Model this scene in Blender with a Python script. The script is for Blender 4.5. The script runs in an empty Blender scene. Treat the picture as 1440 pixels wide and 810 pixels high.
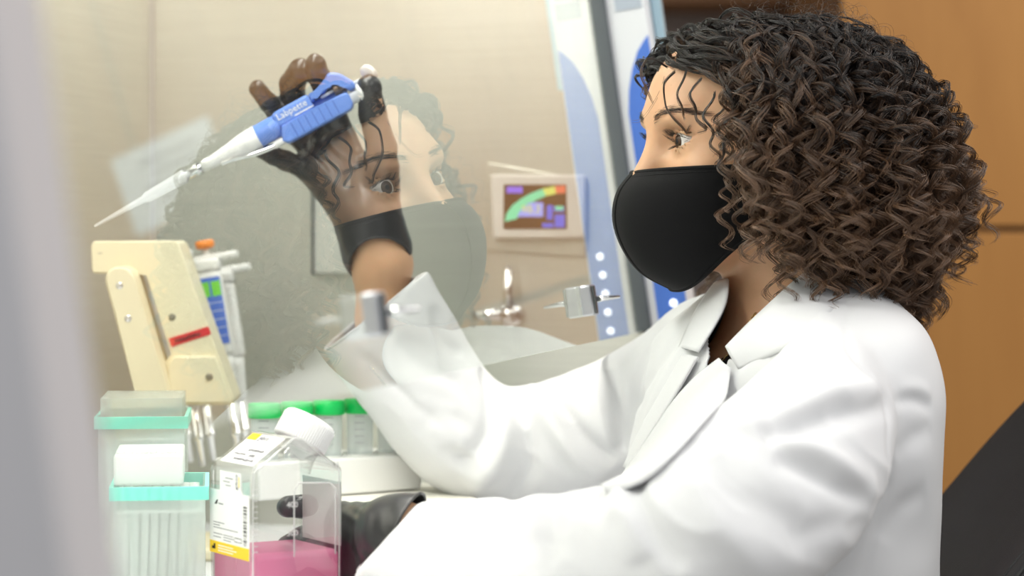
import bpy, bmesh, math, random
import numpy as np
from mathutils import Vector, Matrix, noise as mnoise
rng = np.random.default_rng(7)
random.seed(7)
D = bpy.data
SC = bpy.context.scene
COL = SC.collection
R = math.radians

# ------------------------------------------------------------------ camera
FPX = 3400.0
PITCH = math.atan(65 / FPX)
CAMZ = 1.20
cam_d = D.cameras.new('camera')
cam = D.objects.new('camera', cam_d)
COL.objects.link(cam)
cam.location = (0, 0, CAMZ)
cam.rotation_euler = (math.pi / 2 - PITCH, 0, 0)
cam_d.sensor_width = 36
cam_d.lens = FPX / 1440 * 36
cam_d.clip_start = 0.05
cam_d.dof.use_dof = True
cam_d.dof.focus_distance = 1.94
cam_d.dof.aperture_fstop = 4.0
cam_d.dof.aperture_blades = 0
SC.camera = cam

# ------------------------------------------------------------------ world, lamps, exposure
W = D.worlds.new('room_light')
SC.world = W
W.use_nodes = True
W.node_tree.nodes['Background'].inputs[0].default_value = (0.93, 0.965, 1.0, 1)
W.node_tree.nodes['Background'].inputs[1].default_value = 0.40
SC.view_settings.view_transform = 'Standard'
SC.view_settings.look = 'None'
SC.view_settings.gamma = 1
SC.view_settings.use_curve_mapping = False
SC.view_settings.exposure = 0.08

def area(name, loc, target, size, size_y, power, color=(1, 1, 1)):
    l = D.lights.new(name, 'AREA')
    l.shape = 'RECTANGLE'
    l.size, l.size_y, l.energy, l.color = size, size_y, power, color
    o = D.objects.new(name, l)
    COL.objects.link(o)
    o.location = loc
    o.rotation_euler = (Vector(target) - Vector(loc)).to_track_quat('-Z', 'Y').to_euler()
    return o
area('ceiling_lamp', (0.9, 0.9, 2.7), (0.5, 1.6, 1.0), 1.8, 1.2, 20, (1.0, 0.97, 0.93))
area('ceiling_lamp', (1.7, 2.4, 2.7), (1.3, 3.0, 0.8), 1.6, 1.0, 26, (1.0, 0.95, 0.88))
area('ceiling_lamp', (-0.9, 0.3, 2.5), (0.3, 1.9, 1.0), 1.2, 1.2, 10, (1.0, 0.98, 0.96))

# ------------------------------------------------------------------ helpers
_c, _s = math.cos(PITCH), math.sin(PITCH)
def P(px, py, d):
    """world point seen at photo pixel (px, py) at distance d along the view axis"""
    x, y, z = (px - 720) / FPX * d, d, (405 - py) / FPX * d
    return Vector((x, _c * y + _s * z, -_s * y + _c * z + CAMZ))
def NP(*a):
    return np.array(P(*a))
def link(o, parent=None):
    COL.objects.link(o)
    if parent is not None:
        o.parent = parent
        o.matrix_parent_inverse = parent.matrix_world.inverted()
    return o
def tag(o, label=None, cat=None, group=None, kind=None):
    if label: o['label'] = label
    if cat: o['category'] = cat
    if group: o['group'] = group
    if kind: o['kind'] = kind
    return o
def empty(name, loc, label, cat, group=None):
    o = D.objects.new(name, None)
    o.empty_display_size = 0.05
    o.location = loc
    COL.objects.link(o)
    o.matrix_world = Matrix.Translation(loc)
    return tag(o, label, cat, group)
def frame(o, x, y, z):
    """matrix with the columns x, y, z and the origin o"""
    m = Matrix.Identity(4)
    for i, v in enumerate((x, y, z)):
        for k in range(3): m[k][i] = v[k]
    for k in range(3): m[k][3] = o[k]
    return m
class MB:
    def __init__(self, m=None):
        self.b = bmesh.new(); self.m = m or Matrix.Identity(4); self.mi = 0
    def _add(self, vs, fs, smooth=False):
        bv = [self.b.verts.new(self.m @ Vector(v)) for v in vs]
        for f in fs:
            try:
                nf = self.b.faces.new([bv[i] for i in f]); nf.smooth = smooth; nf.material_index = self.mi
            except ValueError: pass
        return bv
    def box(self, lo, hi, bev=0, seg=2):
        x0, y0, z0 = lo; x1, y1, z1 = hi
        vs = [(x0,y0,z0),(x1,y0,z0),(x1,y1,z0),(x0,y1,z0),(x0,y0,z1),(x1,y0,z1),(x1,y1,z1),(x0,y1,z1)]
        fs = [(0,3,2,1),(4,5,6,7),(0,1,5,4),(1,2,6,5),(2,3,7,6),(3,0,4,7)]
        bv = self._add(vs, fs)
        if bev: self._bevel(bv, bev, seg)
        return self
    def _bevel(self, bv, bev, seg):
        es = list({e for v in bv for e in v.link_edges})
        r = bmesh.ops.bevel(self.b, geom=es, offset=bev, segments=seg, affect='EDGES', profile=0.5, clamp_overlap=True)
        for f in r['faces']: f.smooth = True; f.material_index = self.mi
    def prism(self, poly, z0, z1, bev=0, seg=2):
        n = len(poly)
        vs = [(x, y, z0) for x, y in poly] + [(x, y, z1) for x, y in poly]
        fs = [tuple(range(n))[::-1], tuple(range(n, 2*n))] + [(i, (i+1) % n, n+(i+1) % n, n+i) for i in range(n)]
        bv = self._add(vs, fs)
        if bev: self._bevel(bv, bev, seg)
        return self
    def lathe(self, prof, n=24, o=(0,0,0), cap=True, smooth=True):
        """prof: (r, z) pairs round the local z axis through o"""
        vs, fs = [], []
        for r, z in prof:
            for k in range(n):
                a = 2*math.pi*k/n
                vs.append((o[0]+r*math.cos(a), o[1]+r*math.sin(a), o[2]+z))
        for i in range(len(prof)-1):
            for k in range(n):
                fs.append((i*n+k, i*n+(k+1) % n, (i+1)*n+(k+1) % n, (i+1)*n+k))
        if cap:
            fs.append(tuple(range(n))[::-1]); m = (len(prof)-1)*n; fs.append(tuple(range(m, m+n)))
        self._add(vs, fs, smooth)
        return self
    def tube(self, pts, rad, n=10, cap=True, closed=False):
        pts = [Vector(p) for p in pts]; k = len(pts)
        rad = list(rad) if hasattr(rad, '__len__') else [rad]*k
        vs, fs, N = [], [], None
        for i, p in enumerate(pts):
            t = ((pts[(i+1) % k]-pts[i-1]) if closed else (pts[min(i+1, k-1)]-pts[max(i-1, 0)])).normalized()
            if N is None:
                N = t.orthogonal().normalized()
            N = (N - t*N.dot(t)).normalized(); B = t.cross(N)
            for j in range(n):
                a = 2*math.pi*j/n
                vs.append(p + (N*math.cos(a)+B*math.sin(a))*rad[i])
        for i in range(k if closed else k-1):
            i2 = (i+1) % k
            for j in range(n):
                fs.append((i*n+j, i*n+(j+1) % n, i2*n+(j+1) % n, i2*n+j))
        if cap and not closed:
            fs.append(tuple(range(n))[::-1]); fs.append(tuple(range((k-1)*n, k*n)))
        self._add(vs, fs, True)
        return self
    def grid(self, G, smooth=True, closed_u=False):
        """G: rows of points"""
        h, w = len(G), len(G[0])
        vs = [p for r in G for p in r]; fs = []
        for i in range(h-1):
            for j in range(w if closed_u else w-1):
                fs.append((i*w+j, i*w+(j+1) % w, (i+1)*w+(j+1) % w, (i+1)*w+j))
        self._add(vs, fs, smooth)
        return self
    def build(self, name, mat, parent=None):
        bmesh.ops.recalc_face_normals(self.b, faces=self.b.faces)
        me = D.meshes.new(name); self.b.to_mesh(me); self.b.free()
        for m in (mat if isinstance(mat, (list, tuple)) else [mat]): me.materials.append(m)
        return link(D.objects.new(name, me), parent)
def mesh_np(name, V, Fq, mat, parent=None, smooth=True):
    me = D.meshes.new(name)
    me.from_pydata([tuple(v) for v in V], [], [tuple(f) for f in Fq])
    if smooth: me.polygons.foreach_set('use_smooth', [True]*len(me.polygons))
    me.materials.append(mat); me.update()
    return link(D.objects.new(name, me), parent)
def spline(pts, n):
    """Catmull-Rom through rows of numbers, n samples"""
    A = np.asarray(pts, float); k = len(A)
    t = np.linspace(0, k-1, n); i = np.clip(t.astype(int), 0, k-2); u = (t-i)[:, None]
    p0, p1, p2, p3 = A[np.maximum(i-1, 0)], A[i], A[i+1], A[np.minimum(i+2, k-1)]
    return 0.5*((2*p1)+(-p0+p2)*u+(2*p0-5*p1+4*p2-p3)*u*u+(-p0+3*p1-3*p2+p3)*u**3)

# ------------------------------------------------------------------ materials
def nodes(name):
    m = D.materials.new(name); m.use_nodes = True
    nt = m.node_tree; return m, nt, nt.nodes['Principled BSDF']
def N(nt, typ, **kw):
    n = nt.nodes.new(typ)
    for k, v in kw.items():
        if k.startswith('i_'): n.inputs[k[2:].replace('_', ' ')].default_value = v
        else: setattr(n, k, v)
    return n
def ramp(nt, src, stops):
    r = N(nt, 'ShaderNodeValToRGB'); e = r.color_ramp.elements
    while len(e) < len(stops): e.new(0.5)
    for x, (p, c) in zip(e, stops): x.position = p; x.color = (*c, 1)
    nt.links.new(src, r.inputs[0]); return r.outputs[0]
def coords(nt, scale=(1, 1, 1), rot=(0, 0, 0)):
    g = N(nt, 'ShaderNodeTexCoord'); mp = N(nt, 'ShaderNodeMapping')
    mp.inputs['Scale'].default_value = scale; mp.inputs['Rotation'].default_value = rot
    nt.links.new(g.outputs['Object'], mp.inputs[0]); return mp.outputs[0]
def mat(name, col, rough=0.5, metal=0.0, bump=0.0, bscale=200, var=0.0, vscale=20, spec=0.5, sss=0.0, sheen=0.0, emit=None, estr=1.0, trans=0.0, ior=1.45, stretch=(1, 1, 1), alpha=1.0):
    m, nt, p = nodes(name)
    p.inputs['Base Color'].default_value = (*col, 1)
    p.inputs['Roughness'].default_value = rough; p.inputs['Metallic'].default_value = metal
    p.inputs['Specular IOR Level'].default_value = spec
    if sss:
        p.inputs['Subsurface Weight'].default_value = sss; p.inputs['Subsurface Radius'].default_value = (0.012, 0.005, 0.003); p.inputs['Subsurface Scale'].default_value = 0.5
    if sheen: p.inputs['Sheen Weight'].default_value = sheen
    if emit: p.inputs['Emission Color'].default_value = (*emit, 1); p.inputs['Emission Strength'].default_value = estr
    if trans: p.inputs['Transmission Weight'].default_value = trans; p.inputs['IOR'].default_value = ior
    if alpha < 1: p.inputs['Alpha'].default_value = alpha
    c = coords(nt, stretch)
    if var:
        t = N(nt, 'ShaderNodeTexNoise', i_Scale=vscale, i_Detail=6.0); nt.links.new(c, t.inputs['Vector'])
        o = ramp(nt, t.outputs[0], [(0.3, tuple(x*(1-var) for x in col)), (0.7, tuple(min(1, x*(1+var)) for x in col))])
        nt.links.new(o, p.inputs['Base Color'])
    if bump:
        t = N(nt, 'ShaderNodeTexNoise', i_Scale=bscale, i_Detail=4.0); nt.links.new(c, t.inputs['Vector'])
        b = N(nt, 'ShaderNodeBump', i_Strength=bump, i_Distance=0.001)
        nt.links.new(t.outputs[0], b.inputs['Height']); nt.links.new(b.outputs[0], p.inputs['Normal'])
    return m
def wood_mat(name, c0, c1):
    m, nt, p = nodes(name)
    c = coords(nt, (1.6, 1.6, 0.22))
    t = N(nt, 'ShaderNodeTexNoise', i_Scale=7.0, i_Detail=9.0, i_Roughness=0.6, i_Distortion=0.6); nt.links.new(c, t.inputs['Vector'])
    o = ramp(nt, t.outputs[0], [(0.3, c0), (0.72, c1)])
    nt.links.new(o, p.inputs['Base Color']); p.inputs['Roughness'].default_value = 0.45
    return m
def steel_mat(name, col=(0.66, 0.665, 0.615), rough=0.40):
    m, nt, p = nodes(name)
    c = coords(nt, (1, 1, 60))
    t = N(nt, 'ShaderNodeTexNoise', i_Scale=9.0, i_Detail=5.0); nt.links.new(c, t.inputs['Vector'])
    o = ramp(nt, t.outputs[0], [(0.25, tuple(x*0.93 for x in col)), (0.75, tuple(min(1, x*1.05) for x in col))])
    nt.links.new(o, p.inputs['Base Color']); p.inputs['Metallic'].default_value = 0.88
    b = N(nt, 'ShaderNodeBump', i_Strength=0.12, i_Distance=0.0006)
    nt.links.new(t.outputs[0], b.inputs['Height']); nt.links.new(b.outputs[0], p.inputs['Normal'])
    p.inputs['Roughness'].default_value = rough
    return m
def pane_mat(name, tint=(0.96, 0.985, 0.97), ior=1.5, dust=0.02, edge=None):
    """one face of a pane stands for both of its surfaces: reflectance 2R/(1+R), the rest passes"""
    m = D.materials.new(name); m.use_nodes = True; nt = m.node_tree; nt.nodes.clear()
    out = N(nt, 'ShaderNodeOutputMaterial'); fr = N(nt, 'ShaderNodeFresnel', i_IOR=ior)
    # a thin wall: the same reflectance seen from either side
    gm = N(nt, 'ShaderNodeNewGeometry'); io = N(nt, 'ShaderNodeMapRange'); io.inputs[3].default_value = ior; io.inputs[4].default_value = 1/ior
    nt.links.new(gm.outputs['Backfacing'], io.inputs[0]); nt.links.new(io.outputs[0], fr.inputs['IOR'])
    tr = N(nt, 'ShaderNodeBsdfTransparent'); tr.inputs[0].default_value = (*tint, 1)
    gl = N(nt, 'ShaderNodeBsdfGlossy', i_Roughness=0.0); gl.inputs[0].default_value = (1, 1, 1, 1)
    a = N(nt, 'ShaderNodeMath', operation='MULTIPLY'); a.inputs[1].default_value = 2
    b = N(nt, 'ShaderNodeMath', operation='ADD'); b.inputs[1].default_value = 1
    d = N(nt, 'ShaderNodeMath', operation='DIVIDE')
    nt.links.new(fr.outputs[0], a.inputs[0]); nt.links.new(fr.outputs[0], b.inputs[0])
    nt.links.new(a.outputs[0], d.inputs[0]); nt.links.new(b.outputs[0], d.inputs[1])
    mx = N(nt, 'ShaderNodeMixShader'); nt.links.new(d.outputs[0], mx.inputs[0])
    nt.links.new(tr.outputs[0], mx.inputs[1]); nt.links.new(gl.outputs[0], mx.inputs[2])
    if edge:   # looking along the wall more plastic is in the way
        lw = N(nt, 'ShaderNodeLayerWeight', i_Blend=0.5); pw = N(nt, 'ShaderNodeMath', operation='POWER'); pw.inputs[1].default_value = 3.5
        nt.links.new(lw.outputs['Facing'], pw.inputs[0])
        cm = N(nt, 'ShaderNodeMix', data_type='RGBA'); cm.inputs[6].default_value = (*tint, 1); cm.inputs[7].default_value = (*edge, 1)
        nt.links.new(pw.outputs[0], cm.inputs[0]); nt.links.new(cm.outputs[2], tr.inputs[0])
    last = mx.outputs[0]
    if dust:   # wiping smears and specks dried on the pane
        c = coords(nt, (1, 1, 1))
        t = N(nt, 'ShaderNodeTexNoise', i_Scale=9.0, i_Detail=8.0, i_Roughness=0.65, i_Distortion=1.5); nt.links.new(c, t.inputs['Vector'])
        q = N(nt, 'ShaderNodeMapRange'); q.inputs[1].default_value = 0.45; q.inputs[2].default_value = 0.8; q.inputs[3].default_value = dust*0.3; q.inputs[4].default_value = dust*2.5
        nt.links.new(t.outputs[0], q.inputs[0])
        df = N(nt, 'ShaderNodeBsdfDiffuse'); df.inputs[0].default_value = (0.85, 0.85, 0.85, 1)
        m2 = N(nt, 'ShaderNodeMixShader'); nt.links.new(q.outputs[0], m2.inputs[0]); nt.links.new(last, m2.inputs[1]); nt.links.new(df.outputs[0], m2.inputs[2]); last = m2.outputs[0]
    nt.links.new(last, out.inputs[0])
    return m
def clear_mat(name, tint):
    m = D.materials.new(name); m.use_nodes = True; nt = m.node_tree; nt.nodes.clear()
    out = N(nt, 'ShaderNodeOutputMaterial'); tr = N(nt, 'ShaderNodeBsdfTransparent'); tr.inputs[0].default_value = (*tint, 1)
    nt.links.new(tr.outputs[0], out.inputs[0]); return m
def frost_mat(name, col, opac, rough=0.25):
    """thin translucent moulded plastic: part see-through, part milky"""
    m = D.materials.new(name); m.use_nodes = True; nt = m.node_tree; nt.nodes.clear()
    out = N(nt, 'ShaderNodeOutputMaterial'); tr = N(nt, 'ShaderNodeBsdfTransparent'); tr.inputs[0].default_value = (*[0.5+0.5*x for x in col], 1)
    p = N(nt, 'ShaderNodeBsdfPrincipled'); p.inputs['Base Color'].default_value = (*col, 1); p.inputs['Roughness'].default_value = rough
    tl = N(nt, 'ShaderNodeBsdfTranslucent'); tl.inputs[0].default_value = (*col, 1)
    a = N(nt, 'ShaderNodeMixShader'); a.inputs[0].default_value = 0.4; nt.links.new(p.outputs[0], a.inputs[1]); nt.links.new(tl.outputs[0], a.inputs[2])
    mx = N(nt, 'ShaderNodeMixShader'); mx.inputs[0].default_value = opac
    nt.links.new(tr.outputs[0], mx.inputs[1]); nt.links.new(a.outputs[0], mx.inputs[2]); nt.links.new(mx.outputs[0], out.inputs[0])
    return m
M = dict(
    steel=steel_mat('brushed_steel'), chrome=mat('chrome', (0.85, 0.85, 0.86), 0.12, 1.0),
    white_paint=mat('white_paint', (0.80, 0.82, 0.85), 0.4), grey_paint=mat('grey_paint', (0.66, 0.645, 0.665), 0.5),
    blue_panel=mat('blue_panel', (0.07, 0.19, 0.66), 0.5), grey_panel=mat('grey_panel', (0.44, 0.50, 0.58), 0.5),
    stripe=mat('panel_stripe', (0.24, 0.29, 0.36), 0.5), pale_blue=mat('pale_blue_strip', (0.42, 0.60, 0.70), 0.25),
    gasket=mat('rubber_gasket', (0.10, 0.115, 0.125), 0.5), led=mat('lit_button', (1, 1, 1), 0.4, emit=(0.9, 0.96, 1.0), estr=1.4),
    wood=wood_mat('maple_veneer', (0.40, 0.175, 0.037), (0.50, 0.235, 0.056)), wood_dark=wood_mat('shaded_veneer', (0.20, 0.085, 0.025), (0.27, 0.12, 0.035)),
    taupe=mat('taupe_wall_paint', (0.36, 0.31, 0.285), 0.8), floor=mat('vinyl_floor', (0.45, 0.43, 0.40), 0.4, var=0.06),
    pane=pane_mat('sash_glass'), pane_back=clear_mat('sash_glass_back', (0.985, 0.99, 0.985)), pane_edge=mat('sash_glass_edge', (0.70, 0.78, 0.74), 0.15),
)
# ------------------------------------------------------------------ the setting
ZS = 0.912                                      # top of the cabinet's work surface
tag(MB().box((-3, -1.5, -0.05), (4, 4.4, 0.0)).build('floor', M['floor']), kind='structure')
tag(MB().box((-3, 4.02, 0.0), (4, 4.12, 2.75)).build('wall_back', M['taupe']), kind='structure')
# tall wooden cupboards along the back wall
YC = 3.28
x0 = P(1181, 300, YC).x
cup = empty('tall_cupboard', (x0 + 0.9, YC + 0.35, 0), 'tall orange-brown wooden cupboard with flush doors behind the seated woman', 'cupboard')
zg = P(1300, 322, YC).z
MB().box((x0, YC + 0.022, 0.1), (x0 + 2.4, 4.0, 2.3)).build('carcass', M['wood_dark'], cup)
MB().box((x0 + 0.03, YC + 0.06, 0.0), (x0 + 2.4, 3.98, 0.1)).build('plinth', M['gasket'], cup)
for k in range(3):
    xa, xb = x0 + 0.002 + k*0.8, x0 + 0.8 + k*0.8 - 0.004
    MB().box((xa, YC, 0.11), (xb, YC + 0.02, zg - 0.004), 0.0015).build('door', M['wood'], cup)
    MB().box((xa, YC, zg + 0.004), (xb, YC + 0.02, 2.28), 0.0015).build('door', M['wood'], cup)
xa = P(930, 10, 3.6).x
shelf = empty('wall_shelf', (0.3, 3.95, P(1000, 9, 3.88).z), 'dark wooden wall cupboard underside above the head, beside the tall cupboard', 'cupboard')
zb = P(1000, 9, 3.88).z
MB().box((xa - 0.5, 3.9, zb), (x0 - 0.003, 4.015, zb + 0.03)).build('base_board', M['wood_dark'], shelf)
for k in range(2):
    xq = xa - 0.5 + k*(x0 - xa + 0.497)/2
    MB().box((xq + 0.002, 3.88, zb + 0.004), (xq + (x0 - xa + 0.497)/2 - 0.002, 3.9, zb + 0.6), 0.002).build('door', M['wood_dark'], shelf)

# ------------------------------------------------------------------ the safety cabinet
TH, TILT = R(13.0), R(8.3)
F0 = P(905, 466, 2.373)                          # far lower corner of the sash
T = Vector((math.sin(TH), math.cos(TH), 0)); NH = Vector((math.cos(TH), -math.sin(TH), 0)); Z = Vector((0, 0, 1))
UPS = (Z*math.cos(TILT) - NH*math.sin(TILT)); NS = (NH*math.cos(TILT) + Z*math.sin(TILT))
# cabinet frame: x = towards the room (out of the cabinet), y = along its width away from the camera, z up ; origin at F0
CF = frame(F0, NH, T, Z)
SF = frame(F0, NS, T, UPS)                       # the same, leaning with the sash
CI = CF.inverted()
zs = ZS - F0.z                                   # work surface in the cabinet frame
WID, DEP, TOP = 1.56, 0.512, 0.64
lean = math.tan(TILT)
cab = empty('biosafety_cabinet', CF @ Vector((-0.25, -WID/2, 0)) * 1.0, 'stainless steel safety cabinet with sloping glass sash the woman reaches under', 'cabinet')
def side_poly(front=0.0):
    return [(-DEP - 0.03, zs - 0.12), (0.10, zs - 0.12), (0.10, zs), (front + 0.0, zs + 0.03), (front, 0.0), (front - TOP*lean, TOP), (-DEP - 0.03, TOP)]
def side(name, y0, y1, m):
    # prism in (x, z): use a frame whose local z is the width direction
    f = CF @ Matrix(((1, 0, 0, 0), (0, 0, 1, 0), (0, 1, 0, 0), (0, 0, 0, 1)))
    return MB(f).prism(side_poly(), y0, y1).build(name, m, cab)
side('side_panel', 0.0, 0.045, M['steel'])
side('side_panel', -WID - 0.045, -WID, M['steel'])
MB(CF).box((-DEP - 0.03, -WID, zs - 0.12), (-DEP, 0.0, TOP)).build('back_panel', M['steel'], cab)
MB(CF).box((-DEP, -WID, zs - 0.03), (0.10, 0.0, zs), 0.004).build('work_surface', M['white_paint'], cab)
MB(CF).box((-DEP, -WID, TOP - 0.03), (-TOP*lean, 0.0, TOP)).build('ceiling_panel', M['white_paint'], cab)
MB(SF).box((-0.02, -WID, 0.53), (0.06, 0.0, 0.66), 0.004).build('header', M['white_paint'], cab)
for w_ in (-WID + 0.1, -0.16):
    MB(CF).box((-DEP + 0.02, w_ - 0.06, zs - ZS + 0.0), (0.0, w_ + 0.06, zs - 0.12)).build('pedestal', M['grey_paint'], cab)
# glass sash
b = MB(SF)
vs = [(0,-WID,0),(0,0,0),(0,0,0.56),(0,-WID,0.56),(-0.005,-WID,0),(-0.005,0,0),(-0.005,0,0.56),(-0.005,-WID,0.56)]
bv = [b.b.verts.new(SF @ Vector(v)) for v in vs]
for f, mi in (((0,1,2,3),0),((7,6,5,4),1),((0,4,5,1),2),((1,5,6,2),2),((2,6,7,3),2),((3,7,4,0),2)):
    b.b.faces.new([bv[i] for i in f]).material_index = mi
sash = b.build('sash', [M['pane'], M['pane_back'], M['pane_edge']], cab)
sash['label'] = 'clear sloping glass pane'
# side posts of the sash: grey gasket, white post, blue strip with lit buttons
def post(y0, y1, inner):
    p_ = MB(SF).box((0.006, y0, -0.10), (0.047, y1, 0.64), 0.002).build('sash_post', M['white_paint'] if inner else M['grey_paint'], cab)
    return p_
pf = post(0.004, 0.05, True); pf['label'] = 'white post carrying a blue strip'
MB(SF).box((-0.006, -0.004, 0.0), (0.008, 0.05, 0.62), 0.0015).build('gasket', M['gasket'], cab)
MB(SF).box((-0.008, -0.002, 0.0), (-0.0065, 0.03, 0.62)).build('gasket_trim', M['chrome'], cab)
def on_post(poly, th, name, m):
    f = SF @ Matrix(((1, 0, 0, 0), (0, 0, -1, 0), (0, 1, 0, 0), (0, 0, 0, 1)))
    return MB(f).prism(poly, -0.004, -0.004 + th).build(name, m, pf)
za = 0.270
arch = [(0.0155, -0.09), (0.052, -0.09)] + [(0.052, za + 0.022)] + [(0.0155 + (0.0365)*math.cos(a), za - 0.030 + 0.052*math.sin(a)**1.0) for a in np.linspace(0.25, math.pi/2, 6)]
arch = [(0.0155, -0.09), (0.0455, -0.09), (0.0455, za + 0.017), (0.041, za + 0.013), (0.033, za + 0.003), (0.025, za - 0.014), (0.019, za - 0.034), (0.0155, za - 0.056)]
on_post(arch, 0.001, 'blue_strip', M['blue_panel'])
on_post([(0.017, za + 0.045), (0.043, za + 0.045), (0.043, 0.62), (0.017, 0.62)], 0.001, 'grey_label', M['grey_panel'])
for k in range(4):
    on_post([(0.019, za + 0.062 + k*0.008), (0.044, za + 0.062 + k*0.008), (0.044, za + 0.065 + k*0.008), (0.019, za + 0.065 + k*0.008)], 0.0014, 'label_line', M['stripe'] if k != 0 else M['white_paint'])
MB(SF).box((0.0475, 0.032, za - 0.02), (0.0575, 0.046, 0.62), 0.002).build('edge_strip', M['pale_blue'], cab)
for k in range(6):
    f = SF @ Matrix.Translation((0.033, 0.0032, 0.079 - k*0.0185)) @ Matrix.Rotation(R(90), 4, 'X')
    MB(f).lathe([(0.0036, 0), (0.0036, 0.0012), (0.003, 0.0018)], 16).build('lit_button', M['led'], pf)
# the near post: an out-of-focus grey slab at the left edge of the frame
pn = MB(SF).box((-0.05, -WID - 0.05, -0.32), (0.086, -WID + 0.0, 0.66), 0.004).build('sash_post', M['grey_paint'], cab)
pn['label'] = 'broad grey post'
# lamp under the cabinet's ceiling
lampf = MB(CF).box((-0.29, -WID + 0.12, TOP - 0.06), (-0.19, -0.10, TOP - 0.03), 0.005).build('lamp_tray', M['white_paint'], cab)
MB(CF).tube([(-0.24, -WID + 0.16, TOP - 0.07), (-0.24, -0.14, TOP - 0.07)], 0.013, 12).build('lamp_tube', mat('lamp_glow', (1, 1, 1), 0.4, emit=(1.0, 0.96, 0.88), estr=12.0), lampf)
lamp_l = area('cabinet_lamp', CF @ Vector((-0.24, -WID/2, TOP - 0.10)), CF @ Vector((-0.27, -WID/2, 0)), WID - 0.3, 0.10, 6.2, (1.0, 0.975, 0.89))
# sash grips: small steel blocks clipped on the pane
def grip(px, py, d):
    q = SF.inverted() @ P(px, py, d); y = q.y; z = q.z
    g = MB(SF).box((0.0005, y - 0.010, z - 0.0135), (0.012, y + 0.010, z + 0.0135), 0.002).build('sash_grip', mat('grip_metal', (0.62, 0.62, 0.66), 0.3, 0.8), sash)
    g['label'] = 'small steel grip clipped on the glass'
    f = SF
    MB(f @ Matrix.Translation((0, y, z))).tube([(0.010, 0, 0), (0.020, 0, 0.0003), (0.034, 0, -0.0006)], [0.0030, 0.0024, 0.0012], 8).build('grip_blade', M['chrome'], g)
    MB(f).box((0.012, y - 0.009, z - 0.012), (0.0135, y - 0.001, z + 0.012), 0.0005).build('grip_pad', M['gasket'], g)
def on_sash(px, py):
    """point of the sash plane behind a pixel"""
    o = Vector((0, 0, CAMZ)); dr = P(px, py, 1.0) - o
    return (F0 - o).dot(NS)/dr.dot(NS)
for px, py in ((818, 424), (514, 444)):
    grip(px, py, on_sash(px, py))
# fittings on the far side wall (y = 0): display, gas valves, outlet
def on_wall(px, py):
    o = Vector((0, 0, CAMZ)); dr = P(px, py, 1.0) - o
    return CI @ (o + dr*((F0 - o).dot(T)/dr.dot(T)))
def wq(px, py):
    v = on_wall(px, py); return (v.x, v.z)
WF = CF @ Matrix(((1, 0, 0, 0), (0, 0, -1, 0), (0, 1, 0, 0), (0, 0, 0, 1)))   # local z comes out of the side wall
dp = MB(WF).prism([wq(684, 352), wq(824, 362), wq(826, 252), wq(686, 228)], 0.0, 0.004, 0.0015).build('display_plate', M['steel'], cab)
bez = mat('display_bezel', (0.74, 0.72, 0.69), 0.35)
ds = MB(WF).prism([wq(697, 336), wq(694, 246), wq(826, 246), wq(826, 336)], 0.004, 0.016, 0.003).build('display', bez, cab)
scr = MB(WF).prism([wq(713, 322), wq(714, 260), wq(801, 260), wq(802, 322)], 0.016, 0.0168).build('screen', mat('screen_black', (0.02, 0.012, 0.01), 0.2, emit=(0.05, 0.025, 0.02), estr=1.0), ds)
def glow(name, col, s=1.6): return mat(name, (0.02, 0.02, 0.02), 0.4, emit=col, estr=s)
gl = dict(green=glow('screen_green', (0.15, 0.75, 0.42)), blue=glow('screen_blue', (0.05, 0.10, 0.75)), pale=glow('screen_pale', (0.30, 0.36, 0.95)), yellow=glow('screen_yellow', (0.70, 0.75, 0.15)), red=glow('screen_red', (0.8, 0.15, 0.08)), violet=glow('screen_violet', (0.22, 0.12, 0.85)))
def sprite(name, pts, m, z=0.0168):
    MB(WF).prism([wq(*p) for p in pts], z, z + 0.0003).build(name, m, ds)
def arc_band(a0, a1):
    # the gauge's rising band
    C = [(715, 312), (718, 300), (726, 289), (738, 280), (752, 272), (768, 266), (785, 262), (800, 261)]
    In = [(732, 308), (735, 300), (741, 293), (750, 287), (761, 281), (773, 276), (787, 273), (800, 272)]
    return C[a0:a1] + In[a0:a1][::-1]
sprite('gauge_band', arc_band(0, 6), gl['green']); sprite('gauge_band', arc_band(5, 7), gl['yellow']); sprite('gauge_band', arc_band(6, 8), gl['red'])
sprite('screen_tab', [(718, 272), (740, 272), (740, 263), (718, 263)], gl['violet'])
sprite('screen_readout', [(732, 305), (769, 305), (769, 285), (745, 285)], gl['pale'])
for q in ([(774, 309), (782, 309), (782, 289), (774, 289)], [(784, 298), (798, 298), (798, 290), (784, 290)], [(785, 320), (799, 320), (799, 302), (785, 302)], [(768, 320), (783, 320), (783, 314), (768, 314)]):
    sprite('screen_button', q, gl['blue'])
sprite('screen_button', [(786, 296), (797, 296), (797, 290), (786, 290)], gl['green'], 0.0172)
def text(body, size, m, mtx, parent, name='lettering', align='CENTER', ext=0.0002):
    c = D.curves.new(name, 'FONT'); c.body = body; c.size = size; c.align_x = align; c.align_y = 'CENTER'; c.extrude = ext; c.resolution_u = 2
    t = D.objects.new(name, c); COL.objects.link(t); t.matrix_world = mtx
    dg = bpy.context.evaluated_depsgraph_get(); me = D.meshes.new_from_object(t.evaluated_get(dg))
    D.objects.remove(t); D.curves.remove(c)
    me.transform(mtx); me.materials.clear(); me.materials.append(m)
    return link(D.objects.new(name, me), parent)
v = on_wall(752, 295)
text('98.3', 0.0115, gl['yellow'], WF @ Matrix.Translation((v.x, v.z, 0.0174)), ds)
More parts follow.
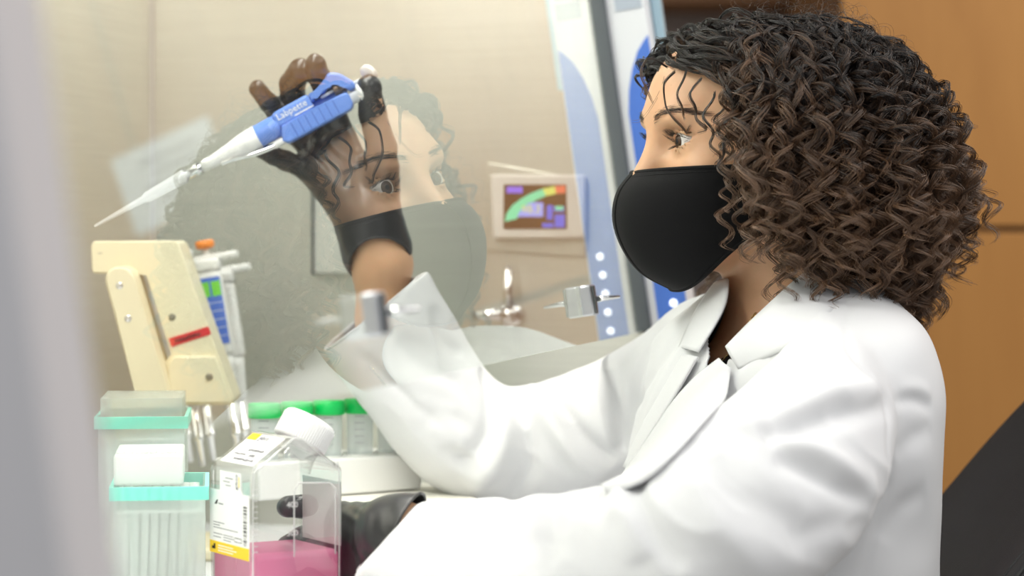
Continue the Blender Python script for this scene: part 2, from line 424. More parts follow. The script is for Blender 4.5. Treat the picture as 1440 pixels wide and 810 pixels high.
# gas valves
b = MB(WF)
v1, v2 = wq(722, 442), wq(690, 442)
vb = MB(WF).tube([(v1[0], v1[1], 0.0), (v1[0], v1[1], 0.014)], 0.012, 20).build('valve_flange', M['chrome'], cab)
MB(WF).tube([(v1[0], v1[1], 0.012), (v1[0], v1[1], 0.030)], 0.007, 16).tube([(v2[0] - 0.012, v2[1], 0.024), (v2[0], v2[1], 0.024), (v1[0], v1[1], 0.024)], [0.0045, 0.006, 0.0065], 14)\
    .tube([(v1[0], v1[1] - 0.006, 0.024), (v1[0], v1[1] + 0.048, 0.024)], [0.0062, 0.0048], 14).tube([(v2[0] + 0.008, v2[1], 0.024), (v2[0] + 0.008, v2[1] + 0.006, 0.024)], 0.005, 12).build('valve', M['chrome'], cab)
# power outlet with its raised frame
MB(WF).prism([wq(444, 385), wq(444, 248), wq(505, 248), wq(505, 385)], 0.0, 0.010, 0.002).build('outlet_frame', mat('outlet_grey', (0.62, 0.63, 0.58), 0.5), cab)
MB(WF).prism([wq(444, 386), wq(444, 246), wq(446.5, 246), wq(446.5, 386)], 0.0, 0.016, 0.001).build('outlet_edge', M['gasket'], cab)
# seam of the corner
MB(CF).box((-DEP - 0.0, -0.006, zs), (-DEP + 0.003, -0.0005, TOP - 0.04)).build('corner_seam', mat('seam_grey', (0.55, 0.55, 0.54), 0.4, 0.3), cab)

# invented sheet hung on the cupboard door for its pale reflection in the pane
nt_ = MB(Matrix.Translation((1.19, YC - 0.0015, 1.555)) @ Matrix.Rotation(R(4), 4, 'Y')).box((-0.095, 0, -0.062), (0.095, 0.001, 0.062)).build('added_sheet', mat('added_sheet_paper', (0.80, 0.86, 0.92), 0.7), None)
tag(nt_, 'pale sheet added on the wooden cupboard door for its reflection, seen only mirrored in the glass', 'added_sheet')
for k in range(4):
    MB(Matrix.Translation((1.19, YC - 0.0020, 1.555)) @ Matrix.Rotation(R(4), 4, 'Y')).box((-0.06, 0, 0.032 - k*0.02), (0.05 - 0.02*(k % 2), 0.0005, 0.039 - k*0.02)).build('printed_line', mat('added_sheet_ink', (0.35, 0.38, 0.45), 0.7), nt_)
# ------------------------------------------------------------------ implicit shapes (numpy) and their surface
def ell(p, c, r, A=None):
    q = p - np.asarray(c, np.float32)
    if A is not None: q = q @ np.asarray(A, np.float32).T      # rows of A = local axes
    r = np.asarray(r, np.float32)
    k0 = np.sqrt(((q/r)**2).sum(-1)); k1 = np.sqrt(((q/(r*r))**2).sum(-1)) + 1e-9
    return k0*(k0 - 1)/k1
def cap(p, a, b, ra, rb=None):
    rb = ra if rb is None else rb
    a = np.asarray(a, np.float32); b = np.asarray(b, np.float32)
    d = b - a; t = np.clip(((p - a) @ d)/(d @ d), 0, 1)
    return np.sqrt(((p - a - t[..., None]*d)**2).sum(-1)) - (ra + (rb - ra)*t)
def smin(a, b, k):
    h = np.clip(0.5 + 0.5*(b - a)/k, 0, 1)
    return b + (a - b)*h - k*h*(1 - h)
def smax(a, b, k): return -smin(-a, -b, k)
def surface(f, lo, hi, h, B=8):
    """naive surface nets over the blocks that the surface crosses"""
    lo = np.asarray(lo, np.float32)
    nb = np.ceil((np.asarray(hi) - lo)/(h*B)).astype(int)
    I = np.stack(np.meshgrid(*[np.arange(n) for n in nb], indexing='ij'), -1).reshape(-1, 3)
    v = f((lo + (I + 0.5)*B*h).astype(np.float32))
    I = I[np.abs(v) < B*h*0.87*1.5 + 0.004]
    g = np.stack(np.meshgrid(*[np.arange(B+1)]*3, indexing='ij'), -1)
    NX, NY, NZ = nb*B + 3
    cid_all, pos_all, quads = [], [], []
    edges = []
    for s in range(0, len(I), 600):
        J = I[s:s+600, None, None, None, :]*B + g[None]
        pts = (lo + J*np.float32(h)).astype(np.float32)
        val = f(pts.reshape(-1, 3)).reshape(J.shape[:-1])
        sg = val < 0
        cnt = np.zeros(sg[:, :-1, :-1, :-1].shape, np.int8); acc = np.zeros(cnt.shape + (3,), np.float32); ne = np.zeros(cnt.shape, np.float32)
        sl = (slice(0, -1), slice(1, None))
        for ax in range(3):
            o = [k for k in range(3) if k != ax]
            for a in (0, 1):
                for b in (0, 1):
                    i0 = [None]*3; i1 = [None]*3
                    i0[ax], i1[ax] = sl[0], sl[1]
                    i0[o[0]] = i1[o[0]] = sl[a]; i0[o[1]] = i1[o[1]] = sl[b]
                    v0 = val[(slice(None), *i0)]; v1 = val[(slice(None), *i1)]
                    cr = (v0 < 0) != (v1 < 0)
                    t = np.where(cr, v0/(v0 - v1 + 1e-12), 0)
                    w = cr.astype(np.float32)
                    off = [None]*3; off[ax] = t; off[o[0]] = np.float32(a); off[o[1]] = np.float32(b)
                    for k in range(3): acc[..., k] += w*off[k]
                    ne += w
                    if a == 0 and b == 0:
                        q = np.argwhere(cr)
                        if len(q):
                            base = I[s + q[:, 0]]*B + q[:, 1:]
                            edges.append((ax, base, v0[tuple(q.T)] < 0))
        act = np.argwhere(ne > 0)
        base = I[s + act[:, 0]]*B + act[:, 1:]
        ix = tuple(act.T)
        pos_all.append(lo + (base + acc[ix]/ne[ix][:, None])*h)
        cid_all.append((base[:, 0] + 1) + NX*((base[:, 1] + 1) + NY*(base[:, 2] + 1)))
    V = np.concatenate(pos_all); cid = np.concatenate(cid_all)
    order = np.argsort(cid); cs = cid[order]
    def look(b):
        c = (b[:, 0] + 1) + NX*((b[:, 1] + 1) + NY*(b[:, 2] + 1))
        j = np.clip(np.searchsorted(cs, c), 0, len(cs)-1)
        return np.where(cs[j] == c, order[j], -1)
    for ax, b, neg in edges:
        u, w = [(1, 2), (2, 0), (0, 1)][ax]
        eu = np.zeros(3, int); eu[u] = 1; ew = np.zeros(3, int); ew[w] = 1
        q = np.stack([look(b), look(b - eu), look(b - eu - ew), look(b - ew)], 1)
        ok = (q >= 0).all(1); q = q[ok]; n_ = neg[ok]
        q[~n_] = q[~n_][:, ::-1]
        quads.append(q)
    return V, np.concatenate(quads)
def mesh_fast(name, V, Q, mat_, parent=None):
    me = D.meshes.new(name)
    V = np.asarray(V, np.float32); Q = np.asarray(Q, np.int32); n = Q.shape[1]
    me.vertices.add(len(V)); me.vertices.foreach_set('co', V.ravel())
    me.loops.add(Q.size); me.loops.foreach_set('vertex_index', Q.ravel())
    me.polygons.add(len(Q)); me.polygons.foreach_set('loop_start', np.arange(0, Q.size, n, dtype=np.int32))
    me.polygons.foreach_set('use_smooth', np.ones(len(Q), bool))
    me.update(calc_edges=True); me.validate()
    me.materials.append(mat_)
    return link(D.objects.new(name, me), parent) if name else me
def smooth_np(V, Q, it, lam=0.5):
    n = Q.shape[1]
    e = np.concatenate([Q[:, [i, (i+1) % n]] for i in range(n)]); e = np.concatenate([e, e[:, ::-1]])
    deg = np.bincount(e[:, 0], minlength=len(V)).astype(np.float64)[:, None] + 1e-9
    for _ in range(it):
        S = np.stack([np.bincount(e[:, 0], weights=V[e[:, 1], k], minlength=len(V)) for k in range(3)], 1)
        V = V + lam*(S/deg - V)
    return V

# ------------------------------------------------------------------ the woman
M.update(
    skin=mat('skin', (0.66, 0.385, 0.225), 0.48, sss=0.25, var=0.05, vscale=60, bump=0.08, bscale=900),
    coat=mat('white_cotton', (0.735, 0.74, 0.755), 0.85, bump=0.10, bscale=1400, sheen=0.08),
    glove=mat('black_nitrile', (0.026, 0.026, 0.027), 0.30, bump=0.35, bscale=90, spec=0.55, stretch=(1, 1, 1)),
    mask=mat('black_cloth', (0.006, 0.006, 0.0065), 0.85, bump=0.10, bscale=1500, sheen=0.03, spec=0.2),
    black_top=mat('black_top', (0.010, 0.010, 0.011), 0.8), trousers=mat('dark_trousers', (0.03, 0.035, 0.05), 0.8),
    sclera=mat('sclera', (0.78, 0.74, 0.71), 0.12), iris=mat('iris', (0.060, 0.028, 0.014), 0.1, var=0.4, vscale=900), pupil=mat('pupil', (0.003, 0.003, 0.003), 0.05),
    gold=mat('gold', (0.80, 0.56, 0.24), 0.25, 1.0), shoe=mat('shoe_black', (0.02, 0.02, 0.02), 0.5),
)
woman = empty('person', (0.22, 2.0, 0.0), 'curly-haired person in white lab coat and black mask holding up a pipette', 'person')
YAW = R(15)
HF = np.array([-math.cos(YAW), -math.sin(YAW), 0]); HL = np.array([math.sin(YAW), -math.cos(YAW), 0]); HU = np.array([0, 0, 1.0])
pit = R(-1.0)
HF, HU = HF*math.cos(pit) + HU*math.sin(pit), HU*math.cos(pit) - HF*math.sin(pit)
HA = np.stack([HF, HL, HU])
HO = NP(970, 199, 1.95) - HL*0.031
def hw(f, l, u): return HO + HF*f + HL*l + HU*u
def head_sdf(p):
    q = ((p - HO.astype(np.float32)) @ HA.T.astype(np.float32)).astype(np.float32)
    qa = q.copy(); qa[..., 1] = np.abs(qa[..., 1])          # both sides at once
    d = ell(q, (-0.074, 0, 0.020), (0.095, 0.073, 0.074))
    d = smin(d, ell(q, (-0.032, 0, -0.036), (0.050, 0.060, 0.069)), 0.025)
    d = smin(d, ell(q, (-0.002, 0, -0.086), (0.020, 0.024, 0.016)), 0.022)
    d = smin(d, ell(qa, (-0.007, 0.037, -0.030), (0.018, 0.021, 0.020)), 0.015)
    d = smin(d, cap(q, (0.008, -0.030, 0.020), (0.008, 0.030, 0.020), 0.0125), 0.014)
    d = smin(d, ell(q, (-0.040, 0, 0.036), (0.0595, 0.058, 0.050)), 0.012)
    d = smax(d, -ell(qa, (0.019, 0.031, -0.001), (0.014, 0.019, 0.0115)), 0.010)
    d = smin(d, cap(q, (0.0125, 0, 0.008), (0.032, 0, -0.034), 0.0070, 0.0105), 0.012)
    d = smin(d, ell(qa, (0.022, 0.013, -0.038), (0.011, 0.009, 0.008)), 0.006)
    d = smin(d, ell(qa, (0.022, 0.0, -0.068), (0.012, 0.022, 0.011)), 0.01)
    # lids: a shell over the eyeball with an almond opening
    e = qa - np.array([0, 0.031, 0], np.float32)
    rr = np.sqrt((e**2).sum(-1))
    lid = rr - 0.0138
    yy, zz = e[..., 1], e[..., 2] - 0.0002 - 0.10*e[..., 1]
    a, hu_, hl_ = 0.0142, 0.0060, 0.0048
    Ru, Rl = (a*a + hu_*hu_)/(2*hu_), (a*a + hl_*hl_)/(2*hl_)
    alm = np.maximum(np.sqrt(yy**2 + (zz - hu_ + Ru)**2) - Ru, np.sqrt(yy**2 + (zz + hl_ - Rl)**2) - Rl)
    alm = np.where(e[..., 0] > 0, alm, 0.02)
    d = smin(d, lid, 0.006)
    crease = np.abs(np.sqrt(yy**2 + (zz - hu_ - 0.0042 + Ru)**2) - Ru) - 0.0004
    d = smax(d, -np.where((e[..., 0] > 0) & (rr < 0.0165), crease, 0.02), 0.0018)
    d = smax(d, -alm, 0.0008)
    d = np.maximum(d, -(rr - 0.0123))
    d = np.where(rr < 0.0123, 0.0123 - rr, d) if False else d
    # ear
    d = smin(d, ell(qa, (-0.088, 0.075, -0.012), (0.016, 0.008, 0.030)), 0.006)
    return d
BJ = dict(sl=NP(1185, 548, 1.87), el=NP(962, 800, 1.66), wl=NP(560, 752, 1.80), sr=NP(985, 515, 2.13), er=NP(690, 640, 2.19), wr=NP(528, 330, 2.172))
farS = [(606, 372, 452, 484, 2.168, .046), (612, 398, 462, 506, 2.170, .048), (640, 450, 508, 575, 2.178, .052), (668, 498, 556, 634, 2.186, .056), (692, 530, 606, 684, 2.192, .060),
        (722, 548, 676, 712, 2.195, .064), (775, 534, 760, 708, 2.190, .066), (840, 508, 850, 694, 2.180, .068), (903, 470, 930, 650, 2.165, .068), (958, 424, 1010, 620, 2.135, .066), (1012, 402, 1070, 600, 2.09, .062)]
nearS = [(582, 706, 490, 812, 1.792, .042), (640, 703, 556, 866, 1.775, .046), (725, 698, 680, 892, 1.750, .050), (815, 690, 820, 905, 1.716, .056), (890, 672, 950, 905, 1.690, .062),
         (930, 640, 1075, 880, 1.690, .066), (985, 590, 1168, 800, 1.715, .068), (1042, 542, 1230, 710, 1.760, .070), (1092, 496, 1258, 612, 1.812, .072), (1132, 448, 1246, 520, 1.868, .068), (1142, 420, 1215, 455, 1.93, .058)]
def centres(S, i0, i1, lift=0.0):
    return [(NP(a, b, e) + NP(c, d_, e))/2 for a, b, c, d_, e, _ in S][i0:i1][::-1]
def radii(S, i0, i1):
    return [0.45*min(np.linalg.norm(NP(a, b, e) - NP(c, d_, e))/2, r_) for a, b, c, d_, e, r_ in S][i0:i1][::-1]
RAD_R, RAD_L = radii(farS, 1, 10), radii(nearS, 1, 10)
ARM_R, ARM_L = centres(farS, 1, 10), centres(nearS, 1, 10)
CH = NP(1112, 640, 1.98)
BF = np.array([-math.cos(R(17)), -math.sin(R(17)), 0]); BL = np.array([math.sin(R(17)), -math.cos(R(17)), 0])
BA = np.stack([BF, BL, [0, 0, 1.0]])
neck0, neck1 = hw(-0.080, 0, -0.045), NP(1128, 478, 2.0)
HIP = NP(1100, 1290, 1.99)
def body_sdf(p):
    d = head_sdf(p)
    n = cap(p, neck0, neck1, 0.0505, 0.056)
    n = smin(n, cap(p, neck1 + BF*0.01 + np.array([0, 0, -0.02]), neck1 + BF*0.065 + np.array([0, 0, -0.105]), 0.050, 0.040), 0.03)
    n = smin(n, cap(p, hw(-0.062, 0.034, -0.072), hw(-0.062, -0.034, -0.072), 0.020), 0.012)
    d = smin(d, n, 0.010)
    d = smin(d, ell(p, CH, (0.090, 0.135, 0.115), BA), 0.03)
    d = smin(d, cap(p, ARM_L[0] - np.array([0, 0, 0.025]), ARM_R[0] - np.array([0, 0, 0.02]), 0.022), 0.03)
    d = smin(d, ell(p, HIP, (0.11, 0.16, 0.11), BA), 0.05)
    d = smin(d, cap(p, CH - np.array([0, 0, 0.1]), HIP, 0.10), 0.05)
    for L_, w_, rw_ in ((ARM_R, 'wr', 0.0225), (ARM_L, 'wl', 0.025)):
        pts = [*L_, *([NP(537, 372, 2.172)] if w_ == 'wr' else []), BJ[w_]]; rad = [min(0.037, q) for q in (RAD_R if w_ == 'wr' else RAD_L)] + ([0.0255] if w_ == 'wr' else []) + [rw_]
        for i in range(len(pts) - 1):
            d = smin(d, cap(p, pts[i], pts[i+1], rad[i], rad[i+1]), 0.012)
        d = smin(d, cap(p, pts[-1], pts[-1] + (pts[-1] - pts[-2])*0.15, 0.024, 0.021), 0.01)
    return d
allp = np.array([*BJ.values(), HIP, CH])
V1, Q1 = surface(body_sdf, np.minimum(allp.min(0), HO) - 0.19, np.maximum(allp.max(0), HO) + np.array([0.24, 0.16, 0.16]), 0.0022)
body = mesh_fast('body', V1, Q1, M['skin'], woman)
# finer surface for the face: project nearby vertices is not needed, the grid is fine enough; eyes as parts
for s in (1, -1):
    c = hw(0, 0.031*s, 0)
    gz = HF*math.cos(R(10)) + HL*math.sin(R(10)) + HU*-0.02; gz = gz/np.linalg.norm(gz)
    gx = np.cross([0, 0, 1.0], gz); gx /= np.linalg.norm(gx); gy = np.cross(gz, gx)
    b = MB(frame(c, gx, gy, gz))
    rE = 0.0122
    def arc(a0, a1, n): return [(rE*math.sin(R(a)), rE*math.cos(R(a))) for a in np.linspace(a0, a1, n)]
    b.mi = 0; b.lathe(arc(28, 180, 16), 28, cap=False)
    b.mi = 1; b.lathe(arc(11, 28, 4), 28, cap=False)
    b.mi = 2; b.lathe([(0.00005, rE)] + arc(2, 11, 3), 28, cap=False)
    bmesh.ops.remove_doubles(b.b, verts=b.b.verts, dist=1e-6)
    b.build('eye', [M['sclera'], M['iris'], M['pupil']], body)['label'] = 'dark brown eye'

# ---- face mask: horizontal arcs from the side edges round the front
def mask_pt(v, s, off=0.0):
    """v 0..1 from nose bridge to under the chin, s -1..1 from her right side to her left"""
    Cc = spline([(0.036, -0.024), (0.049, -0.040), (0.053, -0.062), (0.046, -0.085), (0.030, -0.106), (0.004, -0.120)], 41)
    k = v*40; i = int(min(39, k)); c = Cc[i]*(1 - (k - i)) + Cc[i+1]*(k - i)
    Sd = np.array([-0.062, 0.0690, -0.0215])*(1 - v) + np.array([-0.060, 0.0600, -0.074])*v
    a = abs(s)*math.pi/2
    # flat cheeks, blunt front with a seam
    cf = math.cos(a)**0.85; sl = math.sin(a)**0.92
    f = Sd[0] + (c[0] - Sd[0])*cf
    l = Sd[1]*sl*(1.0 + 0.06*math.sin(2*a)*math.sin(math.pi*v))
    u = c[1] + (Sd[2] - c[1])*(1 - math.cos(a)**1.0)**1.0 if v > 0.5 else c[1] + (Sd[2] - c[1])*math.sin(a)**1.3
    pw = 1.35 + 1.5*v
    u = c[1]*(1 - math.sin(a)**pw) + Sd[2]*math.sin(a)**pw
    pv = math.sin(math.pi*v)
    return hw(f + off, l*(1 + off*10) if l else l, u) if s >= 0 else hw(f + off, -l*(1 + off*10), u)
G = [[mask_pt(v, s) for s in np.linspace(-1, 1, 49)] for v in np.linspace(0, 1, 25)]
mk = MB().grid(G).build('face_mask', M['mask'], woman)
sol = mk.modifiers.new('cloth', 'SOLIDIFY'); sol.thickness = 0.0022; sol.offset = 0
tb = MB()
tb.tube([mask_pt(0, s) for s in np.linspace(-1, 1, 41)], 0.0021, 8).tube([mask_pt(1, s) for s in np.linspace(-1, 1, 41)], 0.0021, 8)
for s in (1, -1): tb.tube([mask_pt(v, s) for v in np.linspace(0, 1, 12)], 0.0021, 8)
tb.build('binding', M['mask'], mk)
MB().tube([mask_pt(v, 0.0, 0.0012) for v in np.linspace(0.02, 0.98, 24)], 0.0011, 8).build('seam', M['mask'], mk)
MB().tube([mask_pt(0.06, s, 0.0012) for s in np.linspace(-0.97, 0.97, 50)], 0.0005, 6).build('stitching', M['mask'], mk)
for s in (1, -1):
    e0, e1 = mask_pt(0.05, s), mask_pt(0.95, s)
    MB().tube(spline([e0, hw(-0.080, 0.079*s, -0.004), hw(-0.104, 0.080*s, -0.004), hw(-0.106, 0.080*s, -0.030), hw(-0.085, 0.074*s, -0.055), e1], 24), 0.0022, 6).build('ear_loop', M['mask'], mk)

# ---- gloves
def hand_sdf(chain, palm, wrist):
    """chain: list of fingers [(point, radius)...]; palm: capsules; wrist: cuff capsules"""
    def f(p):
        d = None
        for a, b, ra, rb in palm:
            c = cap(p, a, b, ra, rb); d = c if d is None else smin(d, c, 0.012)
        for fg in chain:
            c = None
            for (a, ra), (b, rb) in zip(fg, fg[1:]):
                k = cap(p, a, b, ra, rb); c = k if c is None else smin(c, k, 0.003)
            d = smin(d, c, 0.0045)
        for a, b, ra, rb in wrist:
            d = smin(d, cap(p, a, b, ra, rb), 0.010)
        # creases where the nitrile gathers
        w = 0.00045*np.sin(p[..., 0]*420 + p[..., 2]*260 + 2*np.sin(p[..., 2]*130 + p[..., 1]*60))
        return d + w*np.clip(np.sin(p[..., 2]*70 + p[..., 0]*40) + 0.4, 0, 1)
    return f
def glove(name, fingers, palm, wrist, cutp, cutn, h=0.0013):
    f0 = hand_sdf(fingers, palm, wrist)
    cp, cn = np.asarray(cutp, np.float32), np.asarray(cutn, np.float32)/np.linalg.norm(cutn)
    f = lambda p: np.maximum(f0(p), (p - cp) @ cn.astype(np.float32))
    pts = np.array([a for fg in fingers for a, r in fg] + [a for a, b, c, d in palm + wrist] + [b for a, b, c, d in palm + wrist])
    V, Q = surface(f, pts.min(0) - 0.045, pts.max(0) + 0.045, h)
    # leave the cuff open
    fc = V[Q].mean(1); keep = ((fc - cp) @ cn) < -0.0004
    o = mesh_fast(name, V, Q[keep], M['glove'], woman)
    o['label'] = 'black nitrile glove'
    return o, f0
def fing(*a): return [(NP(x, y, d), r) for x, y, d, r in a]
Wr = NP(527, 318, 2.170)
rf = [
    fing((480, 186, 2.168, .0112), (463, 140, 2.158, .0105), (449, 108, 2.140, .0098), (444, 90, 2.122, .0093)),      # index
    fing((460, 197, 2.172, .0108), (413, 152, 2.172, .0116), (411, 118, 2.160, .0114), (422, 98, 2.140, .0104)),      # middle
    fing((442, 214, 2.172, .0104), (400, 176, 2.170, .0095), (379, 145, 2.164, .0086), (362, 124, 2.156, .0076)),     # ring
    fing((436, 240, 2.168, .0098), (402, 226, 2.160, .0088), (384, 219, 2.154, .0080), (364, 210, 2.148, .0070)),     # little
    fing((536, 262, 2.160, .0150), (537, 208, 2.150, .0135), (524, 160, 2.138, .0122), (519, 122, 2.130, .0108)),     # thumb
]
C = lambda x, y, d: NP(x, y, d)
rp = [(C(516, 300, 2.170), C(482, 200, 2.168), .020, .0145), (C(512, 300, 2.172), C(460, 206, 2.172), .020, .0150), (C(506, 300, 2.170), C(444, 220, 2.172), .020, .0145),
      (C(500, 296, 2.168), C(440, 240, 2.168), .019, .0135), (C(528, 300, 2.165), C(534, 240, 2.158), .022, .018)]
rw = [(C(514, 300, 2.168), C(524, 334, 2.172), .0265, .0290), (C(524, 330, 2.172), C(530, 352, 2.174), .0290, .0320)]
axr = np.array(NP(520, 352, 2.165) - NP(512, 300, 2.17))
gr, gr_f = glove('glove', rf, rp, rw, NP(524, 334, 2.14), NP(545, 420, 2.115) - NP(526, 335, 2.172))
# left glove round the back of the bottle
lf = [
    fing((486, 730, 1.858, .0108), (448, 716, 1.882, .0098), (424, 712, 1.879, .0090), (404, 713, 1.871, .0084)),
    fing((482, 756, 1.864, .0110), (446, 748, 1.886, .0100), (424, 758, 1.882, .0092), (404, 768, 1.873, .0084)),
    fing((483, 785, 1.870, .0106), (448, 782, 1.892, .0096), (426, 792, 1.892, .0088), (408, 800, 1.884, .0080)),
    fing((488, 812, 1.862, .0098), (456, 816, 1.882, .0088), (436, 826, 1.884, .0080), (420, 836, 1.878, .0072)),
    fing((545, 800, 1.795, .0150), (518, 835, 1.775, .0130), (488, 862, 1.755, .0118), (462, 880, 1.782, .0105)),
]
lp = [(C(556, 742, 1.805), C(488, 732, 1.862), .019, .0145), (C(556, 750, 1.805), C(484, 757, 1.868), .020, .0150), (C(556, 760, 1.805), C(485, 784, 1.866), .020, .0145), (C(556, 770, 1.800), C(490, 810, 1.860), .020, .0135), (C(560, 775, 1.795), C(540, 805, 1.795), .022, .018)]
lw = [(C(552, 748, 1.806), C(580, 752, 1.798), .0265, .0285), (C(580, 752, 1.798), C(620, 754, 1.79), .029, .033)]
gl_, gl_f = glove('glove', lf, lp, lw, NP(570, 747, 1.796), NP(622, 772, 1.788) - NP(548, 740, 1.800))
def rim_loop(me_obj, cutp, cutn):
    me = me_obj.data
    bm = bmesh.new(); bm.from_mesh(me)
    be = [e for e in bm.edges if e.is_boundary]
    loops, seen = [], set()
    adj = {}
    for e in be:
        for v in e.verts: adj.setdefault(v, []).append(e.other_vert(v))
    for v in adj:
        if v in seen: continue
        lp_, cur, prev = [], v, None
        while cur is not None and cur not in seen:
            seen.add(cur); lp_.append(cur.co.copy())
            nx = [w for w in adj[cur] if w not in seen]; cur = nx[0] if nx else None
        loops.append(lp_)
    bm.free()
    lp_ = max(loops, key=len)
    A = np.array(lp_)
    for _ in range(12): A = 0.5*A + 0.25*(np.roll(A, 1, 0) + np.roll(A, -1, 0))
    return A[::3]
for g_ in (gr, gl_):
    lp_ = rim_loop(g_, None, None)
    MB().tube(lp_, 0.0012, 8, closed=True).build('rolled_cuff', M['glove'], g_)
    sm = g_.modifiers.new('film', 'SOLIDIFY'); sm.thickness = 0.0008; sm.offset = -1
# ------------------------------------------------------------------ lab coat: sleeves and body lofted, merged, then folded
from mathutils.bvhtree import BVHTree
def loft_px(st, n=40, m=44, bow=1.0):
    """stations (xa, ya, xb, yb, depth, depth radius): rings between the two outline points"""
    S = spline(st, n); rings = []
    for xa, ya, xb, yb, d, rd in S:
        a, b = NP(xa, ya, d), NP(xb, yb, d)
        c, hx = (a + b)/2, (a - b)/2
        hy = np.array([0, 1.0, 0])*rd
        th = np.linspace(0, 2*math.pi, m, endpoint=False)
        cs, sn = np.cos(th), np.sin(th)
        e = 0.9
        rings.append(c + np.outer(np.sign(cs)*np.abs(cs)**e, hx) + np.outer(np.sign(sn)*np.abs(sn)**e, hy))
    return rings
def loft_body(st, n=40, m=64):
    S = spline(st, n); rings = []
    for x, y, d, rf_, rl in S:
        c = NP(x, y, d); th = np.linspace(0, 2*math.pi, m, endpoint=False)
        e = 0.88
        cs, sn = np.cos(th), np.sin(th)
        rings.append(c + np.outer(np.sign(cs)*np.abs(cs)**e, BF*rf_) + np.outer(np.sign(sn)*np.abs(sn)**e, BL*rl))
    return rings
cb = MB()
def add_rings(rings):
    cb.grid([[tuple(p) for p in r] for r in rings], closed_u=True)
    # caps
    for r in (rings[0], rings[-1]):
        vs = [cb.b.verts.new(Vector(p)) for p in r]; cb.b.faces.new(vs)
torS = [(1130, 384, 2.00, .052, .060), (1122, 408, 1.998, .066, .088), (1116, 430, 1.995, .074, .124), (1111, 466, 1.99, .089, .164), (1108, 530, 1.985, .101, .180), (1100, 615, 1.98, .108, .180), (1092, 700, 1.98, .115, .176),
        (1080, 810, 1.98, .119, .173), (1078, 950, 1.98, .127, .168), (1085, 1120, 1.985, .135, .18), (1090, 1290, 1.99, .150, .20), (1080, 1400, 1.99, .155, .205)]
def adds(S, f):
    add_rings(f(S))
adds(farS, loft_px); adds(nearS, loft_px); adds(torS, loft_body)
tmp = cb.build('tmp', M['coat'])
bpy.context.view_layer.update()
rm = tmp.modifiers.new('r', 'REMESH'); rm.mode = 'VOXEL'; rm.voxel_size = 0.0030; rm.use_smooth_shade = True
dg = bpy.context.evaluated_depsgraph_get(); ev = tmp.evaluated_get(dg); me = ev.to_mesh()
V = np.empty(len(me.vertices)*3, np.float32); me.vertices.foreach_get('co', V); V = V.reshape(-1, 3).astype(np.float64)
Q = np.array([list(p.vertices) for p in me.polygons if len(p.vertices) == 4], np.int32)
ev.to_mesh_clear(); D.objects.remove(tmp)
V = smooth_np(V, Q, 26)
def vnormals(V, Q):
    n = np.cross(V[Q[:, 2]] - V[Q[:, 0]], V[Q[:, 3]] - V[Q[:, 1]])
    N_ = np.zeros_like(V)
    for k in range(4):
        for c in range(3): N_[:, c] += np.bincount(Q[:, k], weights=n[:, c], minlength=len(V))
    return N_/(np.linalg.norm(N_, axis=1, keepdims=True) + 1e-12)
def bvh_of(V, Q): return BVHTree.FromPolygons([tuple(v) for v in V], [tuple(int(i) for i in q) for q in Q])
def cast(bv, px, py):
    o = Vector((0, 0, CAMZ)); d = (P(px, py, 1) - o).normalized()
    return bv.ray_cast(o, d)
def polyline(bv, pts, n):
    out = []
    for x, y in spline(pts, n):
        h = cast(bv, x, y)
        if h[0] is not None: out.append(np.array(h[0]))
    return np.array(out)
def seg_dist(V, L):
    best = np.full(len(V), 9.0); bt = np.zeros(len(V))
    n = len(L) - 1
    for i in range(n):
        a, b = L[i], L[i+1]; d = b - a
        t = np.clip(((V - a) @ d)/(d @ d + 1e-12), 0, 1)
        q = np.linalg.norm(V - a - t[:, None]*d, axis=1)
        m = q < best; best[m] = q[m]; bt[m] = (i + t[m])/n
    return best, bt
bv0 = bvh_of(V, Q)
Nn = vnormals(V, Q)
# gathered cloth: broad ripples that run round the sleeves, weaker on the body
nz = np.array([mnoise.noise(Vector((v[0]*9 + v[2]*6, v[1]*7, v[2]*11 - v[0]*7))) for v in V])
nz2 = np.array([mnoise.noise(Vector((v[0]*24 + v[2]*14, v[1]*14, v[2]*20 - v[0]*16 + 5))) for v in V])
V = V + Nn*(nz*0.0034 + nz2*0.0016)[:, None]
# small gathers at the elbows and the armhole
for (gx_, gy_), gr_, ga_, sc_ in (((900, 715), 0.085, 0.0042, 26), ((700, 600), 0.085, 0.0048, 24), ((1230, 600), 0.075, 0.0030, 24), ((560, 540), 0.09, 0.0018, 30), ((640, 770), 0.08, 0.0016, 30), ((900, 560), 0.08, 0.0026, 22), ((1120, 720), 0.10, 0.0022, 20)):
    hp = cast(bv0, gx_, gy_)[0]
    if hp is None: continue
    hp = np.array(hp); dd = np.linalg.norm(V - hp, axis=1); idx = np.where(dd < gr_*1.6)[0]
    rg = np.array([(1 - abs(mnoise.noise(Vector((v[0]*sc_ + 3*v[2], v[1]*sc_*0.6, (v[2] + 0.55*v[0])*sc_*1.5)))))**3 for v in V[idx]]) - 0.5
    V[idx] += Nn[idx]*(rg*ga_*np.exp(-(dd[idx]/gr_)**2*1.5))[:, None]
